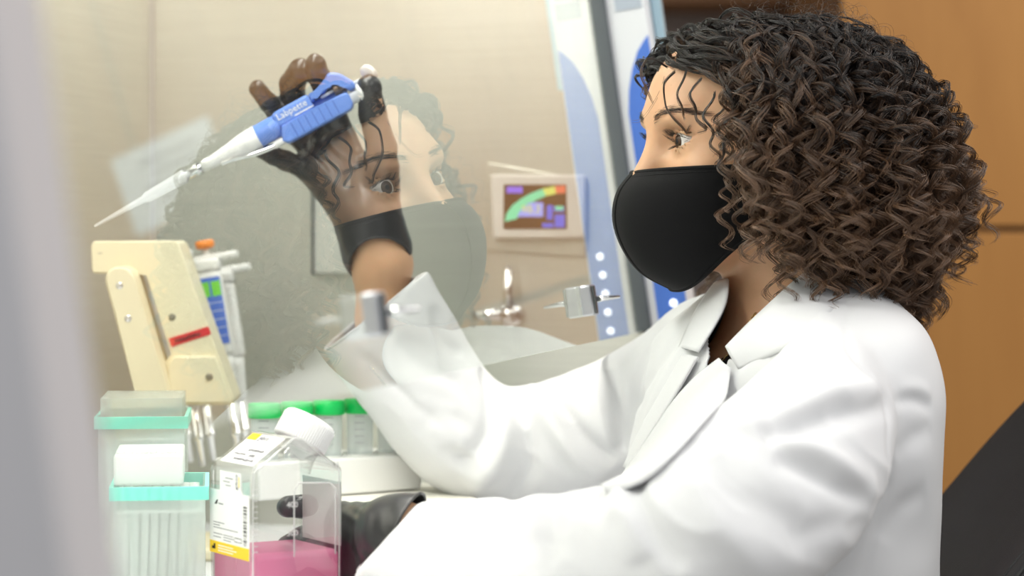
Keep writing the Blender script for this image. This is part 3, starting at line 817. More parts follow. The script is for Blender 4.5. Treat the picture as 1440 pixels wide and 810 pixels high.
FOLDS = [   # (pixel polyline, height in m, half width in m) : ridges +, valleys -
    # near shoulder and upper arm
    ([(1194, 410), (1192, 470), (1200, 500), (1228, 532), (1250, 566), (1252, 620), (1246, 680), (1230, 750), (1208, 815)], -0.0022, 0.0035),
    ([(1256, 566), (1180, 582), (1110, 605), (1070, 612)], -0.0075, 0.011),
    ([(1245, 548), (1170, 556), (1090, 592)], 0.0050, 0.013),
    ([(1012, 588), (1070, 598), (1140, 634), (1190, 664), (1232, 690)], 0.0065, 0.012),
    ([(1090, 640), (1140, 662), (1185, 686), (1222, 694)], -0.0065, 0.011),
    ([(1258, 567), (1284, 561), (1312, 574)], -0.0026, 0.006),
    ([(1268, 550), (1295, 546), (1312, 556)], 0.0018, 0.007),
    ([(1258, 640), (1285, 615), (1310, 604)], -0.0020, 0.009),
    ([(1240, 760), (1266, 715), (1300, 692)], -0.0020, 0.010),
    ([(1060, 545), (1120, 520), (1180, 510)], -0.0022, 0.012),
    ([(1000, 640), (1050, 700), (1130, 735)], -0.0030, 0.014),
    ([(960, 650), (985, 720), (1050, 775), (1130, 800)], 0.0035, 0.016),
    ([(1110, 760), (1160, 740), (1215, 735)], -0.0025, 0.010),
    # crook of the near elbow and the forearm
    ([(886, 668), (900, 710), (918, 750), (960, 800)], -0.0050, 0.008),
    ([(868, 680), (880, 730), (900, 790)], 0.0040, 0.011),
    ([(790, 692), (775, 730), (782, 790)], -0.0028, 0.009),
    ([(760, 700), (742, 740), (748, 800)], 0.0028, 0.010),
    ([(690, 712), (700, 750), (690, 800)], -0.0020, 0.010),
    ([(600, 712), (575, 745), (562, 800)], -0.0010, 0.003),
    ([(640, 760), (720, 770), (800, 750)], -0.0022, 0.012),
    # far sleeve
    ([(598, 395), (560, 450), (520, 520)], -0.0010, 0.0028),
    ([(505, 500), (560, 545), (610, 590), (646, 625)], -0.0022, 0.0045),
    ([(692, 540), (712, 600), (700, 650), (660, 690)], 0.0060, 0.010),
    ([(680, 520), (692, 570), (680, 620), (640, 650)], -0.0055, 0.008),
    ([(716, 556), (740, 610), (742, 670), (720, 705)], -0.0055, 0.009),
    ([(744, 546), (780, 600), (812, 640), (850, 672)], 0.0060, 0.011),
    ([(770, 550), (806, 600), (846, 640), (866, 652)], -0.0065, 0.008),
    ([(840, 512), (846, 570), (862, 630)], 0.0042, 0.010),
    ([(862, 520), (866, 580), (872, 640)], -0.0050, 0.008),
    ([(560, 480), (600, 520), (650, 540)], -0.0022, 0.009),
    ([(610, 430), (622, 470), (650, 500)], -0.0024, 0.008),
    ([(600, 600), (640, 610), (672, 640)], 0.0025, 0.010),
    # chest on her far side
    ([(980, 442), (920, 520), (884, 600), (872, 680)], -0.0045, 0.009),
    ([(1000, 440), (945, 520), (905, 600)], 0.0040, 0.009),
    ([(948, 450), (905, 500), (880, 560)], 0.0030, 0.010),
    # chest between lapel and near arm
    ([(1060, 480), (1000, 545), (940, 620)], -0.0025, 0.012),
    ([(950, 600), (920, 640), (892, 690)], -0.0030, 0.009),
    ([(1190, 420), (1150, 470), (1080, 520)], -0.0015, 0.010),
]
for pts, amp, wd in FOLDS:
    L = polyline(bv0, pts, 5*len(pts))
    if len(L) < 3: continue
    lo, hi = L.min(0) - 3*wd, L.max(0) + 3*wd
    idx = np.where(((V > lo) & (V < hi)).all(1))[0]
    dd, tt = seg_dist(V[idx], L)
    fall = np.exp(-(dd/wd)**2*1.2)*np.sin(math.pi*np.clip(tt, 0.0, 1.0))**0.55
    gain = 1.9 if pts[0][0] < 880 and pts[0][1] < 690 else 1.25
    V[idx] += Nn[idx]*(gain*amp*fall)[:, None]
V = smooth_np(V, Q, 2)
bv1 = bvh_of(V, Q); bvs = bv0
# openings: sleeve ends, neck and the V of the front
def cut_plane(pa, pb, d0, outward):
    a, b = NP(*pa, d0), NP(*pb, d0)
    n = np.cross(a - b, [0, 1.0, 0]); n /= np.linalg.norm(n)
    if n @ np.asarray(outward) < 0: n = -n
    return a, n
fc = V[Q].mean(1)
keep = np.ones(len(Q), bool)
def cuff(pa, pb, d, outward, tilt, rad):
    a, n = cut_plane(pa, pb, d, outward)
    n = n + np.array([0, tilt, 0]); n /= np.linalg.norm(n)
    c = (NP(*pa, d) + NP(*pb, d))/2
    near = np.linalg.norm(fc - c, axis=1) < rad
    return ~(near & (((fc - c) @ n) > 0)), c, n
k1, c1, n1 = cuff((600, 378), (456, 492), 2.168, NP(480, 380, 2.168) - NP(600, 500, 2.168), -0.08, 0.10)
k2, c2, n2 = cuff((574, 710), (495, 812), 1.792, NP(440, 740, 1.79) - NP(600, 770, 1.79), 0.10, 0.085)
keep &= k1 & k2
# neck hole and V, in body axes from the base of the neck
q = (fc - NP(1122, 430, 1.998)) @ BA.T
lf_ = np.interp(q[:, 2], [-0.062, -0.05, -0.036, -0.02, 0.0, 0.02], [0.067, 0.066, 0.062, 0.042, 0.0, -0.05])
ln_ = np.interp(q[:, 2], [-0.062, -0.05, -0.036, -0.02, 0.0, 0.02], [0.068, 0.082, 0.093, 0.099, 0.088, 0.078])
keep &= ~((q[:, 0] > 0.005) & (q[:, 1] > lf_) & (q[:, 1] < ln_) & (q[:, 2] > -0.062))
keep &= ~((q[:, 2] > 0.024) & (np.linalg.norm(q[:, :2], axis=1) < 0.11))
keep &= fc[:, 2] > 0.60
coat = mesh_fast('lab_coat', V, Q[keep], M['coat'], woman)
coat['label'] = 'white cotton lab coat'
sm = coat.modifiers.new('cloth', 'SOLIDIFY'); sm.thickness = 0.0016; sm.offset = -1
# seams, cuff hems
def seam(name, pts, r, n=None, off=0.0005, bvh=None):
    L = polyline(bvh or bv1, pts, n or 8*len(pts))
    L = L - np.array([0, off, 0])
    return MB().tube(L, r, 6).build(name, M['coat'], coat)
def hem(c, n, name):
    # loop of boundary vertices of the cut, smoothed, as a narrow folded hem
    A = rim[name]
    return MB().tube(A, 0.0011, 8, closed=True).build('cuff_hem', M['coat'], coat)
bm = bmesh.new(); bm.from_mesh(coat.data)
adj = {}
for e in bm.edges:
    if e.is_boundary:
        for v in e.verts: adj.setdefault(v.index, []).append(e.other_vert(v).index)
seen, loops = set(), []
for v in adj:
    if v in seen: continue
    lp_, cur = [], v
    while cur is not None and cur not in seen:
        seen.add(cur); lp_.append(cur); nx = [w for w in adj[cur] if w not in seen]; cur = nx[0] if nx else None
    loops.append(lp_)
bm.verts.ensure_lookup_table()
co = V
for c, n in ((c1, n1), (c2, n2)):
    cand = [l for l in loops if len(l) > 30 and np.linalg.norm(co[l].mean(0) - c) < 0.05]
    if cand:
        ids = max(cand, key=len); A = co[ids].copy()
        for _ in range(10): A = 0.5*A + 0.25*(np.roll(A, 1, 0) + np.roll(A, -1, 0))
        # pull the raw edge of the cloth onto the smoothed hem
        for i, j in enumerate(ids): coat.data.vertices[j].co = A[i]
        MB().tube(A[::2], 0.0011, 8, closed=True).build('cuff_hem', M['coat'], coat)
bm.free()
# collar and lapels: strips laid on the coat
def strip(name, inner, outer, n, off_in, off_out, m=9, lift=0.0, th=0.0018):
    I_, O_ = spline(inner, n), spline(outer, n); G = []
    for i in range(n):
        row = []
        for k in range(m):
            t = k/(m - 1); x, y = I_[i]*(1 - t) + O_[i]*t
            h = cast(bvs, x, y)
            if h[0] is None:
                row.append(row[-1] if row else None); continue
            off = off_in*(1 - t) + off_out*t + lift*math.sin(math.pi*t)
            nrm = np.array(h[1]); nrm = nrm if nrm[1] < 0 else -nrm
            row.append(np.array(h[0]) + nrm*off)
        for k in range(m - 2, -1, -1):
            if row[k] is None: row[k] = row[k+1]
        if all(r is not None for r in row): G.append(row)
    A = np.array(G)
    for _ in range(3):
        B_ = A.copy()
        B_[1:-1] = 0.5*A[1:-1] + 0.25*(A[2:] + A[:-2]); A = B_
        B_ = A.copy(); B_[:, 1:-1] = 0.5*A[:, 1:-1] + 0.25*(A[:, 2:] + A[:, :-2]); A = B_
    o = MB().grid([[tuple(p) for p in r] for r in A]).build(name, M['coat'], coat)
    s_ = o.modifiers.new('cloth', 'SOLIDIFY'); s_.thickness = th; s_.offset = 0
    return o
strip('collar', [(1150, 378), (1120, 402), (1085, 436), (1052, 468), (1028, 492)], [(1196, 398), (1170, 436), (1128, 470), (1080, 500), (1036, 518)], 26, 0.0060, -0.0022, lift=0.0010, th=0.0012)
strip('lapel', [(1020, 508), (985, 535), (950, 575), (915, 628), (880, 672), (850, 694)], [(1032, 520), (1022, 560), (985, 606), (945, 650), (905, 684), (858, 698)], 26, 0.006, 0.003, lift=0.003)
strip('collar', [(1031, 402), (1030, 430), (1016, 462), (992, 500)], [(1004, 404), (985, 432), (970, 462), (958, 490)], 18, 0.007, 0.002, lift=0.002)
strip('lapel', [(990, 506), (966, 548), (934, 600), (893, 662)], [(962, 500), (936, 545), (906, 598), (880, 656)], 20, 0.006, 0.0015, lift=0.002)
# black top inside the coat and a thin gold chain
bt = mesh_fast('tmp2', V1, Q1, M['black_top']); bme = bt.data
fcb = V1[Q1].mean(1); qb = (fcb - NP(1122, 430, 1.998)) @ BA.T
lowneck = -0.030 - 0.030*np.clip(1 - (np.abs(qb[:, 1])/0.07)**2, 0, 1)
kb = (qb[:, 2] < lowneck + 0.012) & (qb[:, 2] > -0.30) & (np.linalg.norm(qb[:, :2] + [0.0, 0], axis=1) < 0.17)
D.objects.remove(bt)
nb_ = vnormals(V1, Q1)
top = mesh_fast('black_top', V1 + nb_*0.0018, Q1[kb], M['black_top'], woman); top['label'] = 'black scoop-neck top'
bvb = bvh_of(V1, Q1)
ch = MB()
cl = [NP(*p) for p in ((1062, 442, 1.95), (1044, 462, 1.945), (1030, 482, 1.94), (1018, 500, 1.94), (1008, 516, 1.945), (998, 530, 1.955), (985, 520, 1.985), (985, 490, 2.02), (1000, 460, 2.05))]
cl = spline(cl, 70)
chain = []
for i, c in enumerate(cl):
    h = bvb.find_nearest(Vector(c)); chain.append(np.array(h[0]) + np.array(h[1])*0.0016)
chain = np.array(chain)
for i in range(0, len(chain) - 2, 1):
    t = Vector(chain[i+1] - chain[i]).normalized(); s = t.orthogonal().normalized(); s = s if i % 2 else t.cross(s)
    c = Vector((chain[i] + chain[i+1])/2)
    ch.tube([c + t*0.0022*math.cos(a) + s*0.0012*math.sin(a) for a in np.linspace(0, 2*math.pi, 9)[:-1]], 0.00042, 5, closed=True)
nk = ch.build('necklace', M['gold'], woman); nk['label'] = 'thin gold chain'
# lower clothes
kn = [NP(0, 0, 1)]
def leg_sdf(p):
    d = None
    for s, yy in ((1, 1.87), (-1, 2.08)):
        h_ = HIP + BL*0.085*s; h_ = np.array([h_[0], h_[1], 0.625]); k_ = np.array([-0.16, yy, 0.60]); a_ = np.array([-0.10, yy, 0.10])
        c = smin(cap(p, h_, k_, 0.085, 0.065), cap(p, k_, a_, 0.062, 0.045), 0.03)
        d = c if d is None else smin(d, c, 0.03)
    return smin(d, ell(p, [HIP[0], HIP[1], 0.64], (0.13, 0.17, 0.11), BA), 0.05)
Vl, Ql = surface(leg_sdf, (-0.3, 1.7, 0.0), (0.5, 2.35, 0.85), 0.009)
mesh_fast('trousers', Vl, Ql, M['trousers'], woman)
for yy in (1.87, 2.08):
    f = lambda p: np.maximum(smin(cap(p, (-0.10, yy, 0.05), (-0.24, yy, 0.035), 0.048, 0.038), cap(p, (-0.09, yy, 0.05), (-0.10, yy, 0.12), 0.045), 0.02), 0.0 - p[..., 2])
    Vs, Qs = surface(f, (-0.32, yy - 0.08, -0.01), (0.0, yy + 0.08, 0.2), 0.006)
    mesh_fast('shoe', Vs, Qs, M['shoe'], woman)
# ------------------------------------------------------------------ hair: ringlets of strands, brows, lashes
def hair_mat(name, root, tip, rough=0.34):
    m, nt, p = nodes(name)
    inf = N(nt, 'ShaderNodeHairInfo')
    rnd = N(nt, 'ShaderNodeMath', operation='MULTIPLY_ADD'); rnd.inputs[1].default_value = 0.55; rnd.inputs[2].default_value = -0.30
    nt.links.new(inf.outputs['Random'], rnd.inputs[0])
    ad = N(nt, 'ShaderNodeMath', operation='ADD'); nt.links.new(inf.outputs['Intercept'], ad.inputs[0]); nt.links.new(rnd.outputs[0], ad.inputs[1])
    o = ramp(nt, ad.outputs[0], [(0.25, root), (1.05, tip)])
    nt.links.new(o, p.inputs['Base Color'])
    p.inputs['Roughness'].default_value = rough; p.inputs['Specular IOR Level'].default_value = 0.55
    return m
M['hair'] = hair_mat('dark_curly_hair', (0.0065, 0.0045, 0.004), (0.180, 0.100, 0.056))
M['brow'] = hair_mat('brow_hair', (0.012, 0.008, 0.006), (0.02, 0.012, 0.009))
def curves_obj(name, strands, rad, m, parent):
    """strands: list of (n,3) arrays; rad: list of (n,) arrays or floats"""
    cu = D.hair_curves.new(name)
    cu.add_curves([len(s) for s in strands])
    pos = np.concatenate(strands).astype(np.float32)
    cu.attributes['position'].data.foreach_set('vector', pos.ravel())
    r = cu.attributes.get('radius') or cu.attributes.new('radius', 'FLOAT', 'POINT')
    rr = np.concatenate([np.full(len(s), q, np.float32) if np.isscalar(q) else np.asarray(q, np.float32) for s, q in zip(strands, rad)])
    r.data.foreach_set('value', rr)
    cu.materials.append(m)
    return link(D.objects.new(name, cu), parent)
CC = np.array([-0.074, 0.0, 0.020]); CR = np.array([0.095, 0.073, 0.074])   # cranium in head axes
hr = np.random.default_rng(11)
def hairline(az):
    """lowest rooted height at an azimuth (degrees from the front)"""
    return np.interp(abs(az), [0, 30, 50, 65, 80, 95, 120, 180], [0.056, 0.054, 0.046, 0.030, 0.004, -0.018, -0.045, -0.072])
roots = []
k = 0
NG = 1900
while len(roots) < NG:
    # even directions over the head
    z = hr.uniform(-0.95, 1.0); a = hr.uniform(-math.pi, math.pi)
    d = np.array([math.sqrt(1 - z*z)*math.cos(a), math.sqrt(1 - z*z)*math.sin(a), z])
    p_ = CC + d*CR
    if p_[2] < hairline(math.degrees(a)): continue
    roots.append((a, p_, d))
strands, rads = [], []
def ringlet(a, p0, d, L, lift, lam, az_shift, curl_r, pitch, n_str, spread, s_rad, end_phi=-1.5, wob=0.004, margin=0.02):
    ds = 0.0016
    n = max(14, int(L/ds)); t = np.linspace(0, 1, n); s = t*L
    nrm = d/CR; nrm /= np.linalg.norm(nrm)
    phi0 = math.asin(np.clip(nrm[2], -1, 1)) + lift
    phi = end_phi + (phi0 - end_phi)*np.exp(-(s/lam)**1.3)
    azn = np.full(n, math.atan2(nrm[1], nrm[0]))
    step = np.stack([np.cos(phi)*np.cos(azn), np.cos(phi)*np.sin(azn), np.sin(phi)], 1)*ds
    c = p0 + np.cumsum(step, 0) - step[0]
    # comb the lock round the head by az_shift over its first centimetres
    sm_ = np.clip(s/max(0.045, 0.055*abs(az_shift)), 0, 1); ang = az_shift*sm_*sm_*(3 - 2*sm_)
    e_ = (c - CC)/CR; ca, sa = np.cos(ang), np.sin(ang)
    c = CC + np.stack([e_[:, 0]*ca - e_[:, 1]*sa, e_[:, 0]*sa + e_[:, 1]*ca, e_[:, 2]], 1)*CR
    azn = azn + ang
    step = np.stack([np.cos(phi)*np.cos(azn), np.cos(phi)*np.sin(azn), np.sin(phi)], 1)*ds
    # keep clear of the head: hair lies in layers over the skull and hangs straight below its widest part
    q = c - CC; mz = np.maximum(q[:, 2], 0.0)
    mg = margin*np.clip(s/0.07, 0.12, 1)[:, None]
    rr = np.sqrt((q[:, 0]/(CR[0] + mg[:, 0]))**2 + (q[:, 1]/(CR[1] + mg[:, 0]))**2 + (mz/(CR[2] + mg[:, 0]*0.5))**2)
    push = np.maximum(1, 1/np.maximum(rr, 0.2))
    qx = q*np.stack([push, push, np.where(q[:, 2] > 0, push, 1)], 1)
    c = CC + qx
    ker = np.ones(9)/9
    if n > 30:
        pad = np.concatenate([np.repeat(c[:1], 4, 0), c, np.repeat(c[-1:], 4, 0)])
        c = np.stack([np.convolve(pad[:, k_], ker, 'valid') for k_ in range(3)], 1)
    # slow wander
    f1, f2, ph1, ph2 = hr.uniform(18, 40), hr.uniform(18, 40), hr.uniform(0, 6.3), hr.uniform(0, 6.3)
    tl = step/ds; eaz = np.stack([-np.sin(azn), np.cos(azn), 0*azn], 1); bn = np.cross(tl, eaz)
    grow = np.clip(s/0.05, 0, 1)
    c = c + eaz*(wob*grow*np.sin(f1*s*2 + ph1))[:, None] + bn*(wob*grow*np.sin(f2*s*2 + ph2))[:, None]
    w0 = hr.uniform(0, 6.28); hand = hr.choice([-1, 1])
    pj = pitch*(1 + 0.25*np.sin(s*45 + ph2))
    th = w0 + hand*np.cumsum(np.full(n, ds)*2*math.pi/pj)
    amp = curl_r*np.clip(0.22 + s/0.075, 0, 1)
    out = []
    for j in range(n_str):
        o = hr.normal(0, 1, 2)*spread; ds_ph = hr.normal(0, 0.30); am = amp*(1 + hr.normal(0, 0.13))
        fz = hr.normal(0, 1, 4)
        cut = n - int(abs(hr.normal(0, 0.05))*n)
        a1, b1 = am*np.cos(th + ds_ph), am*np.sin(th + ds_ph)
        sx = o[0]*(0.6 + 0.7*t) + 0.0006*np.sin(s*190 + fz[0]*5); sy = o[1]*(0.6 + 0.7*t) + 0.0006*np.sin(s*170 + fz[1]*5)
        q = c + eaz*(a1 + sx)[:, None] + bn*(b1 + sy)[:, None]
        out.append(q[:cut]); 
    return out
def add(lst, r):
    for q in lst:
        strands.append(HO + q @ HA)
        m_ = len(q); rr = np.full(m_, r); rr[-max(3, m_//8):] *= np.linspace(1, 0.35, max(3, m_//8)); rads.append(rr)
for a, p0, d in roots:
    az = math.degrees(a); aa = abs(az)
    nrm = d/CR; nrm /= np.linalg.norm(nrm)
    el = math.degrees(math.asin(nrm[2]))
    sg = 1 if a >= 0 else -1
    shift = 0.0
    # length: the bob ends a little above the shoulder, longest layers at the back
    if aa > 98: zend = -0.122 + 0.034*hr.random() if hr.random() < 0.5 else hr.uniform(-0.10, 0.01)
    else: zend = np.interp(aa, [60, 98], [-0.052, -0.115]) + (0.03*hr.random() if hr.random() < 0.5 else hr.uniform(0, 0.09))
    L = (p0[2] - zend)*hr.uniform(0.95, 1.08) + 0.035*(1 - el/90) + 0.09*max(0, el - 20)/70
    L = np.clip(L, 0.05, 0.30)
    lam = np.interp(el, [-20, 10, 45, 85], [0.034, 0.045, 0.030, 0.016])*hr.uniform(0.6, 1.35)
    lift = hr.uniform(-0.15, 0.30)*np.interp(el, [20, 60], [1, 0.2])
    margin = hr.uniform(0.004, 0.051)*(1.0 if sg > 0 or aa > 100 else 0.7)
    if aa > 110: lam *= 1.15; lift += 0.08
    front = aa < 60 and p0[2] < 0.088
    lead = 58 if sg > 0 else 96
    if front:
        if hr.random() < 0.07 and aa < 50 and p0[2] < 0.072:          # fringe curls on the forehead
            L = hr.uniform(0.030, 0.060); lift = hr.uniform(0.0, 0.3); lam = 0.014; shift = sg*hr.uniform(0.0, 0.35); margin = 0.004
        else:                            # swept to the side, clear of the eye
            shift = sg*math.radians(max(0, lead + hr.uniform(0, 32) - aa)); lift = hr.uniform(0.1, 0.45); lam = hr.uniform(0.022, 0.036)
            L = min(L, hr.uniform(0.10, 0.24))
    elif aa < 60:
        shift = sg*math.radians(max(0, lead + hr.uniform(0, 45) - aa))*0.95
    else:
        shift = sg*max(hr.normal(0.05, 0.15) + (0.35 if sg < 0 and aa < 95 else 0), math.radians(63 + hr.uniform(0, 9) - aa))
    top = el > 45
    cr = hr.uniform(0.0044, 0.0086) if not top else hr.uniform(0.0034, 0.0066)
    add(ringlet(a, p0, d, L, lift, lam, shift, cr, hr.uniform(0.019, 0.036), 15, 0.00085, 0.0002, margin=margin), 0.00021)
# short frizz close to the outline
for i in range(900):
    a, p0, d = roots[hr.integers(NG)]
    az = abs(math.degrees(a))
    if az < 62: continue
    add(ringlet(a, p0, d, hr.uniform(0.04, 0.16), hr.uniform(0.0, 0.5), hr.uniform(0.025, 0.06), (1 if a >= 0 else -1)*abs(hr.normal(0, 0.3)), hr.uniform(0.003, 0.009), hr.uniform(0.012, 0.03), 1, 0.001, 0.0001), 0.00010)
# the loose curls that fall in front of the forehead
def lock(pts_px, r, pitch, n, rad=0.00020, spread=0.0006):
    c = spline([NP(*p) for p in pts_px], 90)
    L = np.linalg.norm(np.diff(c, axis=0), axis=1).sum()
    s = np.linspace(0, L, 90); w0 = hr.uniform(0, 6.3)
    for j in range(n):
        ph = w0 + hr.normal(0, 0.15); am = r*np.linspace(0.4, 1, 90)
        o = hr.normal(0, 1, 3)*spread
        q = c + np.outer(am*np.cos(2*math.pi*s/pitch + ph), HF) + np.outer(am*np.sin(2*math.pi*s/pitch + ph), HL) + o
        strands.append(q); rr = np.full(90, rad); rr[-20:] *= np.linspace(1, 0.3, 20); rads.append(rr)
lock([(940, 95, 1.955), (912, 82, 1.95), (903, 100, 1.948), (906, 122, 1.948), (921, 146, 1.950)], 0.0012, 0.03, 9)
lock([(950, 100, 1.94), (932, 118, 1.938), (936, 145, 1.936), (948, 166, 1.934), (958, 180, 1.934), (968, 186, 1.934), (970, 176, 1.934)], 0.0018, 0.03, 12)
lock([(965, 100, 1.93), (955, 125, 1.928), (956, 150, 1.926), (966, 168, 1.926)], 0.0018, 0.022, 10)
lock([(985, 110, 1.92), (972, 135, 1.918), (978, 158, 1.916), (990, 178, 1.914), (984, 186, 1.914)], 0.0028, 0.022, 12)
lock([(1005, 130, 1.91), (992, 160, 1.905), (1000, 190, 1.90), (1006, 215, 1.90), (1012, 232, 1.90)], 0.0034, 0.022, 12)
lock([(1025, 190, 1.89), (1012, 225, 1.885), (1022, 255, 1.88), (1018, 280, 1.88), (1030, 298, 1.88)], 0.0045, 0.020, 12)
lock([(935, 110, 1.96), (925, 135, 1.96), (905, 168, 1.955), (890, 172, 1.955)], 0.0012, 0.05, 2, 0.00012)
hair = curves_obj('hair', strands, rads, M['hair'], woman)
hair['label'] = 'dark brown curly hair with lighter ends'
# brows and lashes
st, rd = [], []
bvh_head = BVHTree.FromPolygons([tuple(v) for v in V1], [tuple(int(i) for i in q) for q in Q1])
def on_head(f, l, u):
    o = Vector(hw(f + 0.08, l, u)); h = bvh_head.ray_cast(o, Vector(-HF))
    return np.array(h[0]) if h[0] is not None else hw(f, l, u)
for s in (1, -1):
    for i in range(230):
        t = hr.random(); l = 0.012 + 0.041*t; u = 0.0185 + 0.0065*math.sin(min(1, t*1.25)*math.pi*0.62) - 0.004*max(0, t - 0.7)/0.3 + hr.normal(0, 0.0021)*(1 - 0.5*t)
        p0 = on_head(0.02, l*s, u); ln = hr.uniform(0.004, 0.008)
        p1 = on_head(0.02, (l + ln*0.9)*s, u + 0.0015*(0.8 - t)); 
        st.append(np.array([p0, (p0 + p1)/2 + HF*0.0012, p1 + HF*0.0006])); rd.append(np.array([.00010, .00009, .00004]))
brow = curves_obj('eyebrows', st, rd, M['brow'], woman)
st, rd = [], []
for s in (1, -1):
    c = hw(0, 0.031*s, 0)
    for up in (1, -1):
        for i in range(70 if up > 0 else 36):
            t = hr.uniform(-0.93, 1.0); yy = 0.0135*t
            zz = (0.0060*(1 - t*t) if up > 0 else -0.0048*(1 - t*t)) + 0.10*yy
            ff = math.sqrt(max(0.00002, 0.0140**2 - yy*yy - zz*zz))
            b0 = np.array([ff, yy, zz]); ln = hr.uniform(0.006, 0.0095) if up > 0 else hr.uniform(0.003, 0.005)
            dirv = np.array([1.0, 0.45*t, 0.10*up]); dirv /= np.linalg.norm(dirv)
            pts = [b0, b0 + dirv*ln*0.5 + np.array([0, 0, 0.0004*up]), b0 + dirv*ln + np.array([0, 0, 0.0035*up if up > 0 else -0.001])]
            pts = [c + HF*q[0] + HL*q[1]*s + HU*q[2] for q in pts]
            st.append(spline(pts, 6)); rd.append(np.linspace(0.00016, 0.00004, 6))
curves_obj('eyelashes', st, rd, M['brow'], woman)
# ------------------------------------------------------------------ things in the cabinet
M.update(
    pip_blue=mat('pipette_blue', (0.16, 0.30, 0.80), 0.32), pip_blue_dark=mat('groove_blue', (0.07, 0.15, 0.52), 0.4), pip_white=mat('pipette_white', (0.86, 0.86, 0.85), 0.3),
    tip=frost_mat('tip_plastic', (0.92, 0.93, 0.94), 0.62), print_white=mat('print_white', (0.9, 0.9, 0.92), 0.5), wheel=mat('dial_metal', (0.24, 0.17, 0.13), 0.3, 0.8),
    pet=pane_mat('clear_plastic', (0.965, 0.97, 0.965), 1.5, 0.0, (0.22, 0.22, 0.21)), label=mat('white_paper_label', (0.88, 0.88, 0.87), 0.6), ink=mat('black_ink', (0.02, 0.02, 0.022), 0.6), ink_grey=mat('grey_ink', (0.28, 0.28, 0.30), 0.6),
    yellow=mat('yellow_print', (0.92, 0.62, 0.02), 0.5), cap_white=mat('white_cap', (0.88, 0.88, 0.88), 0.4),
    beige=mat('beige_plastic', (0.84, 0.77, 0.56), 0.45), screw=mat('screw_steel', (0.30, 0.28, 0.22), 0.4, 0.7), red_tape=mat('red_tape', (0.72, 0.03, 0.035), 0.5),
    orange=mat('orange_button', (0.90, 0.27, 0.03), 0.4), lab_blue=mat('label_blue', (0.08, 0.19, 0.72), 0.5), lab_green=mat('label_green', (0.20, 0.72, 0.06), 0.5),
    clear_box=frost_mat('clear_box_plastic', (0.93, 0.97, 0.95), 0.30), milky=frost_mat('milky_tips', (0.93, 0.96, 0.94), 0.75), teal=mat('teal_plastic', (0.24, 0.80, 0.66), 0.4),
    green_cap=mat('green_cap', (0.0, 0.52, 0.10), 0.4), tube=frost_mat('tube_plastic', (0.86, 0.90, 0.92), 0.42), foam=mat('white_foam', (0.88, 0.88, 0.86), 0.7), cream=mat('cream_foam', (0.86, 0.84, 0.76), 0.7),
    leather=mat('black_leather', (0.018, 0.018, 0.020), 0.45, bump=0.6, bscale=700), chair_plastic=mat('chair_plastic', (0.03, 0.03, 0.03), 0.5),
    emboss=frost_mat('embossed_plastic', (0.95, 0.95, 0.95), 0.55),
)
def liquid_mat(name, col, opac):
    m = D.materials.new(name); m.use_nodes = True; nt = m.node_tree; nt.nodes.clear()
    out = N(nt, 'ShaderNodeOutputMaterial'); tr = N(nt, 'ShaderNodeBsdfTransparent'); tr.inputs[0].default_value = (*col, 1)
    p = N(nt, 'ShaderNodeBsdfPrincipled'); p.inputs['Base Color'].default_value = (*col, 1); p.inputs['Roughness'].default_value = 0.05
    tl = N(nt, 'ShaderNodeBsdfTranslucent'); tl.inputs[0].default_value = (*col, 1)
    a = N(nt, 'ShaderNodeMixShader'); a.inputs[0].default_value = 0.5; nt.links.new(p.outputs[0], a.inputs[1]); nt.links.new(tl.outputs[0], a.inputs[2])
    mx = N(nt, 'ShaderNodeMixShader'); mx.inputs[0].default_value = opac
    nt.links.new(tr.outputs[0], mx.inputs[1]); nt.links.new(a.outputs[0], mx.inputs[2]); nt.links.new(mx.outputs[0], out.inputs[0]); return m
M['pink'] = liquid_mat('pink_medium', (1.0, 0.46, 0.68), 0.72)

# ---- the pipette she holds: x from the tip's end to the plunger, y across, z towards the viewer; unit = 1 photo pixel there
DP = 2.130
p0, p1 = P(133, 318, DP), P(518, 105, DP)
ux = (p1 - p0).normalized(); uz = Vector((0, -1, 0)); uz = (uz - ux*uz.dot(ux)).normalized(); uy = uz.cross(ux)
k_ = DP/FPX
PF = frame(p0, ux*k_, uy*k_, uz*k_)
pip = empty('pipette', P(400, 180, DP), 'blue and white hand pipette held up in the raised black-gloved hand', 'pipette')
PX = PF @ Matrix(((0, 0, 1, 0), (1, 0, 0, 0), (0, 1, 0, 0), (0, 0, 0, 1)))      # lathe axis along x: local (a, b, c) -> (c, a, b)
MB(PX).lathe([(1.2, 0), (1.6, 2), (4.6, 78), (7.0, 84), (7.6, 92), (9.2, 136), (9.8, 138), (9.8, 146)], 24).build('tip', M['tip'], pip)
MB(PX).lathe([(7.2, 140), (7.6, 160), (9.0, 162), (9.4, 170), (8.0, 172), (8.2, 176), (9.8, 180), (10.2, 205), (8.2, 207)], 24, (0, -3, 0)).build('ejector_sleeve', M['chrome'], pip)
MB(PX).lathe([(7.0, 172), (9.0, 190), (12.0, 215), (16.0, 240), (17.0, 262)], 24, (-1, 0, 0)).build('shaft', M['pip_white'], pip)
MB(PF).tube(spline([(198, -9, 4), (220, -13, 8), (240, -19, 10), (262, -23, 8), (285, -25, 6)], 24), 4.2, 12).build('ejector_arm', M['chrome'], pip)
MB(PX).lathe([(4.6, 276), (5.2, 278), (5.2, 306)], 16, (-24, 6, 0)).build('ejector_rod', M['pip_white'], pip)
bd = MB(PX).lathe([(13.5, 252), (15.2, 254), (16.2, 262), (16.4, 290), (15.0, 296)], 28, (-1, 0, 0)).build('lower_body', M['pip_blue'], pip)
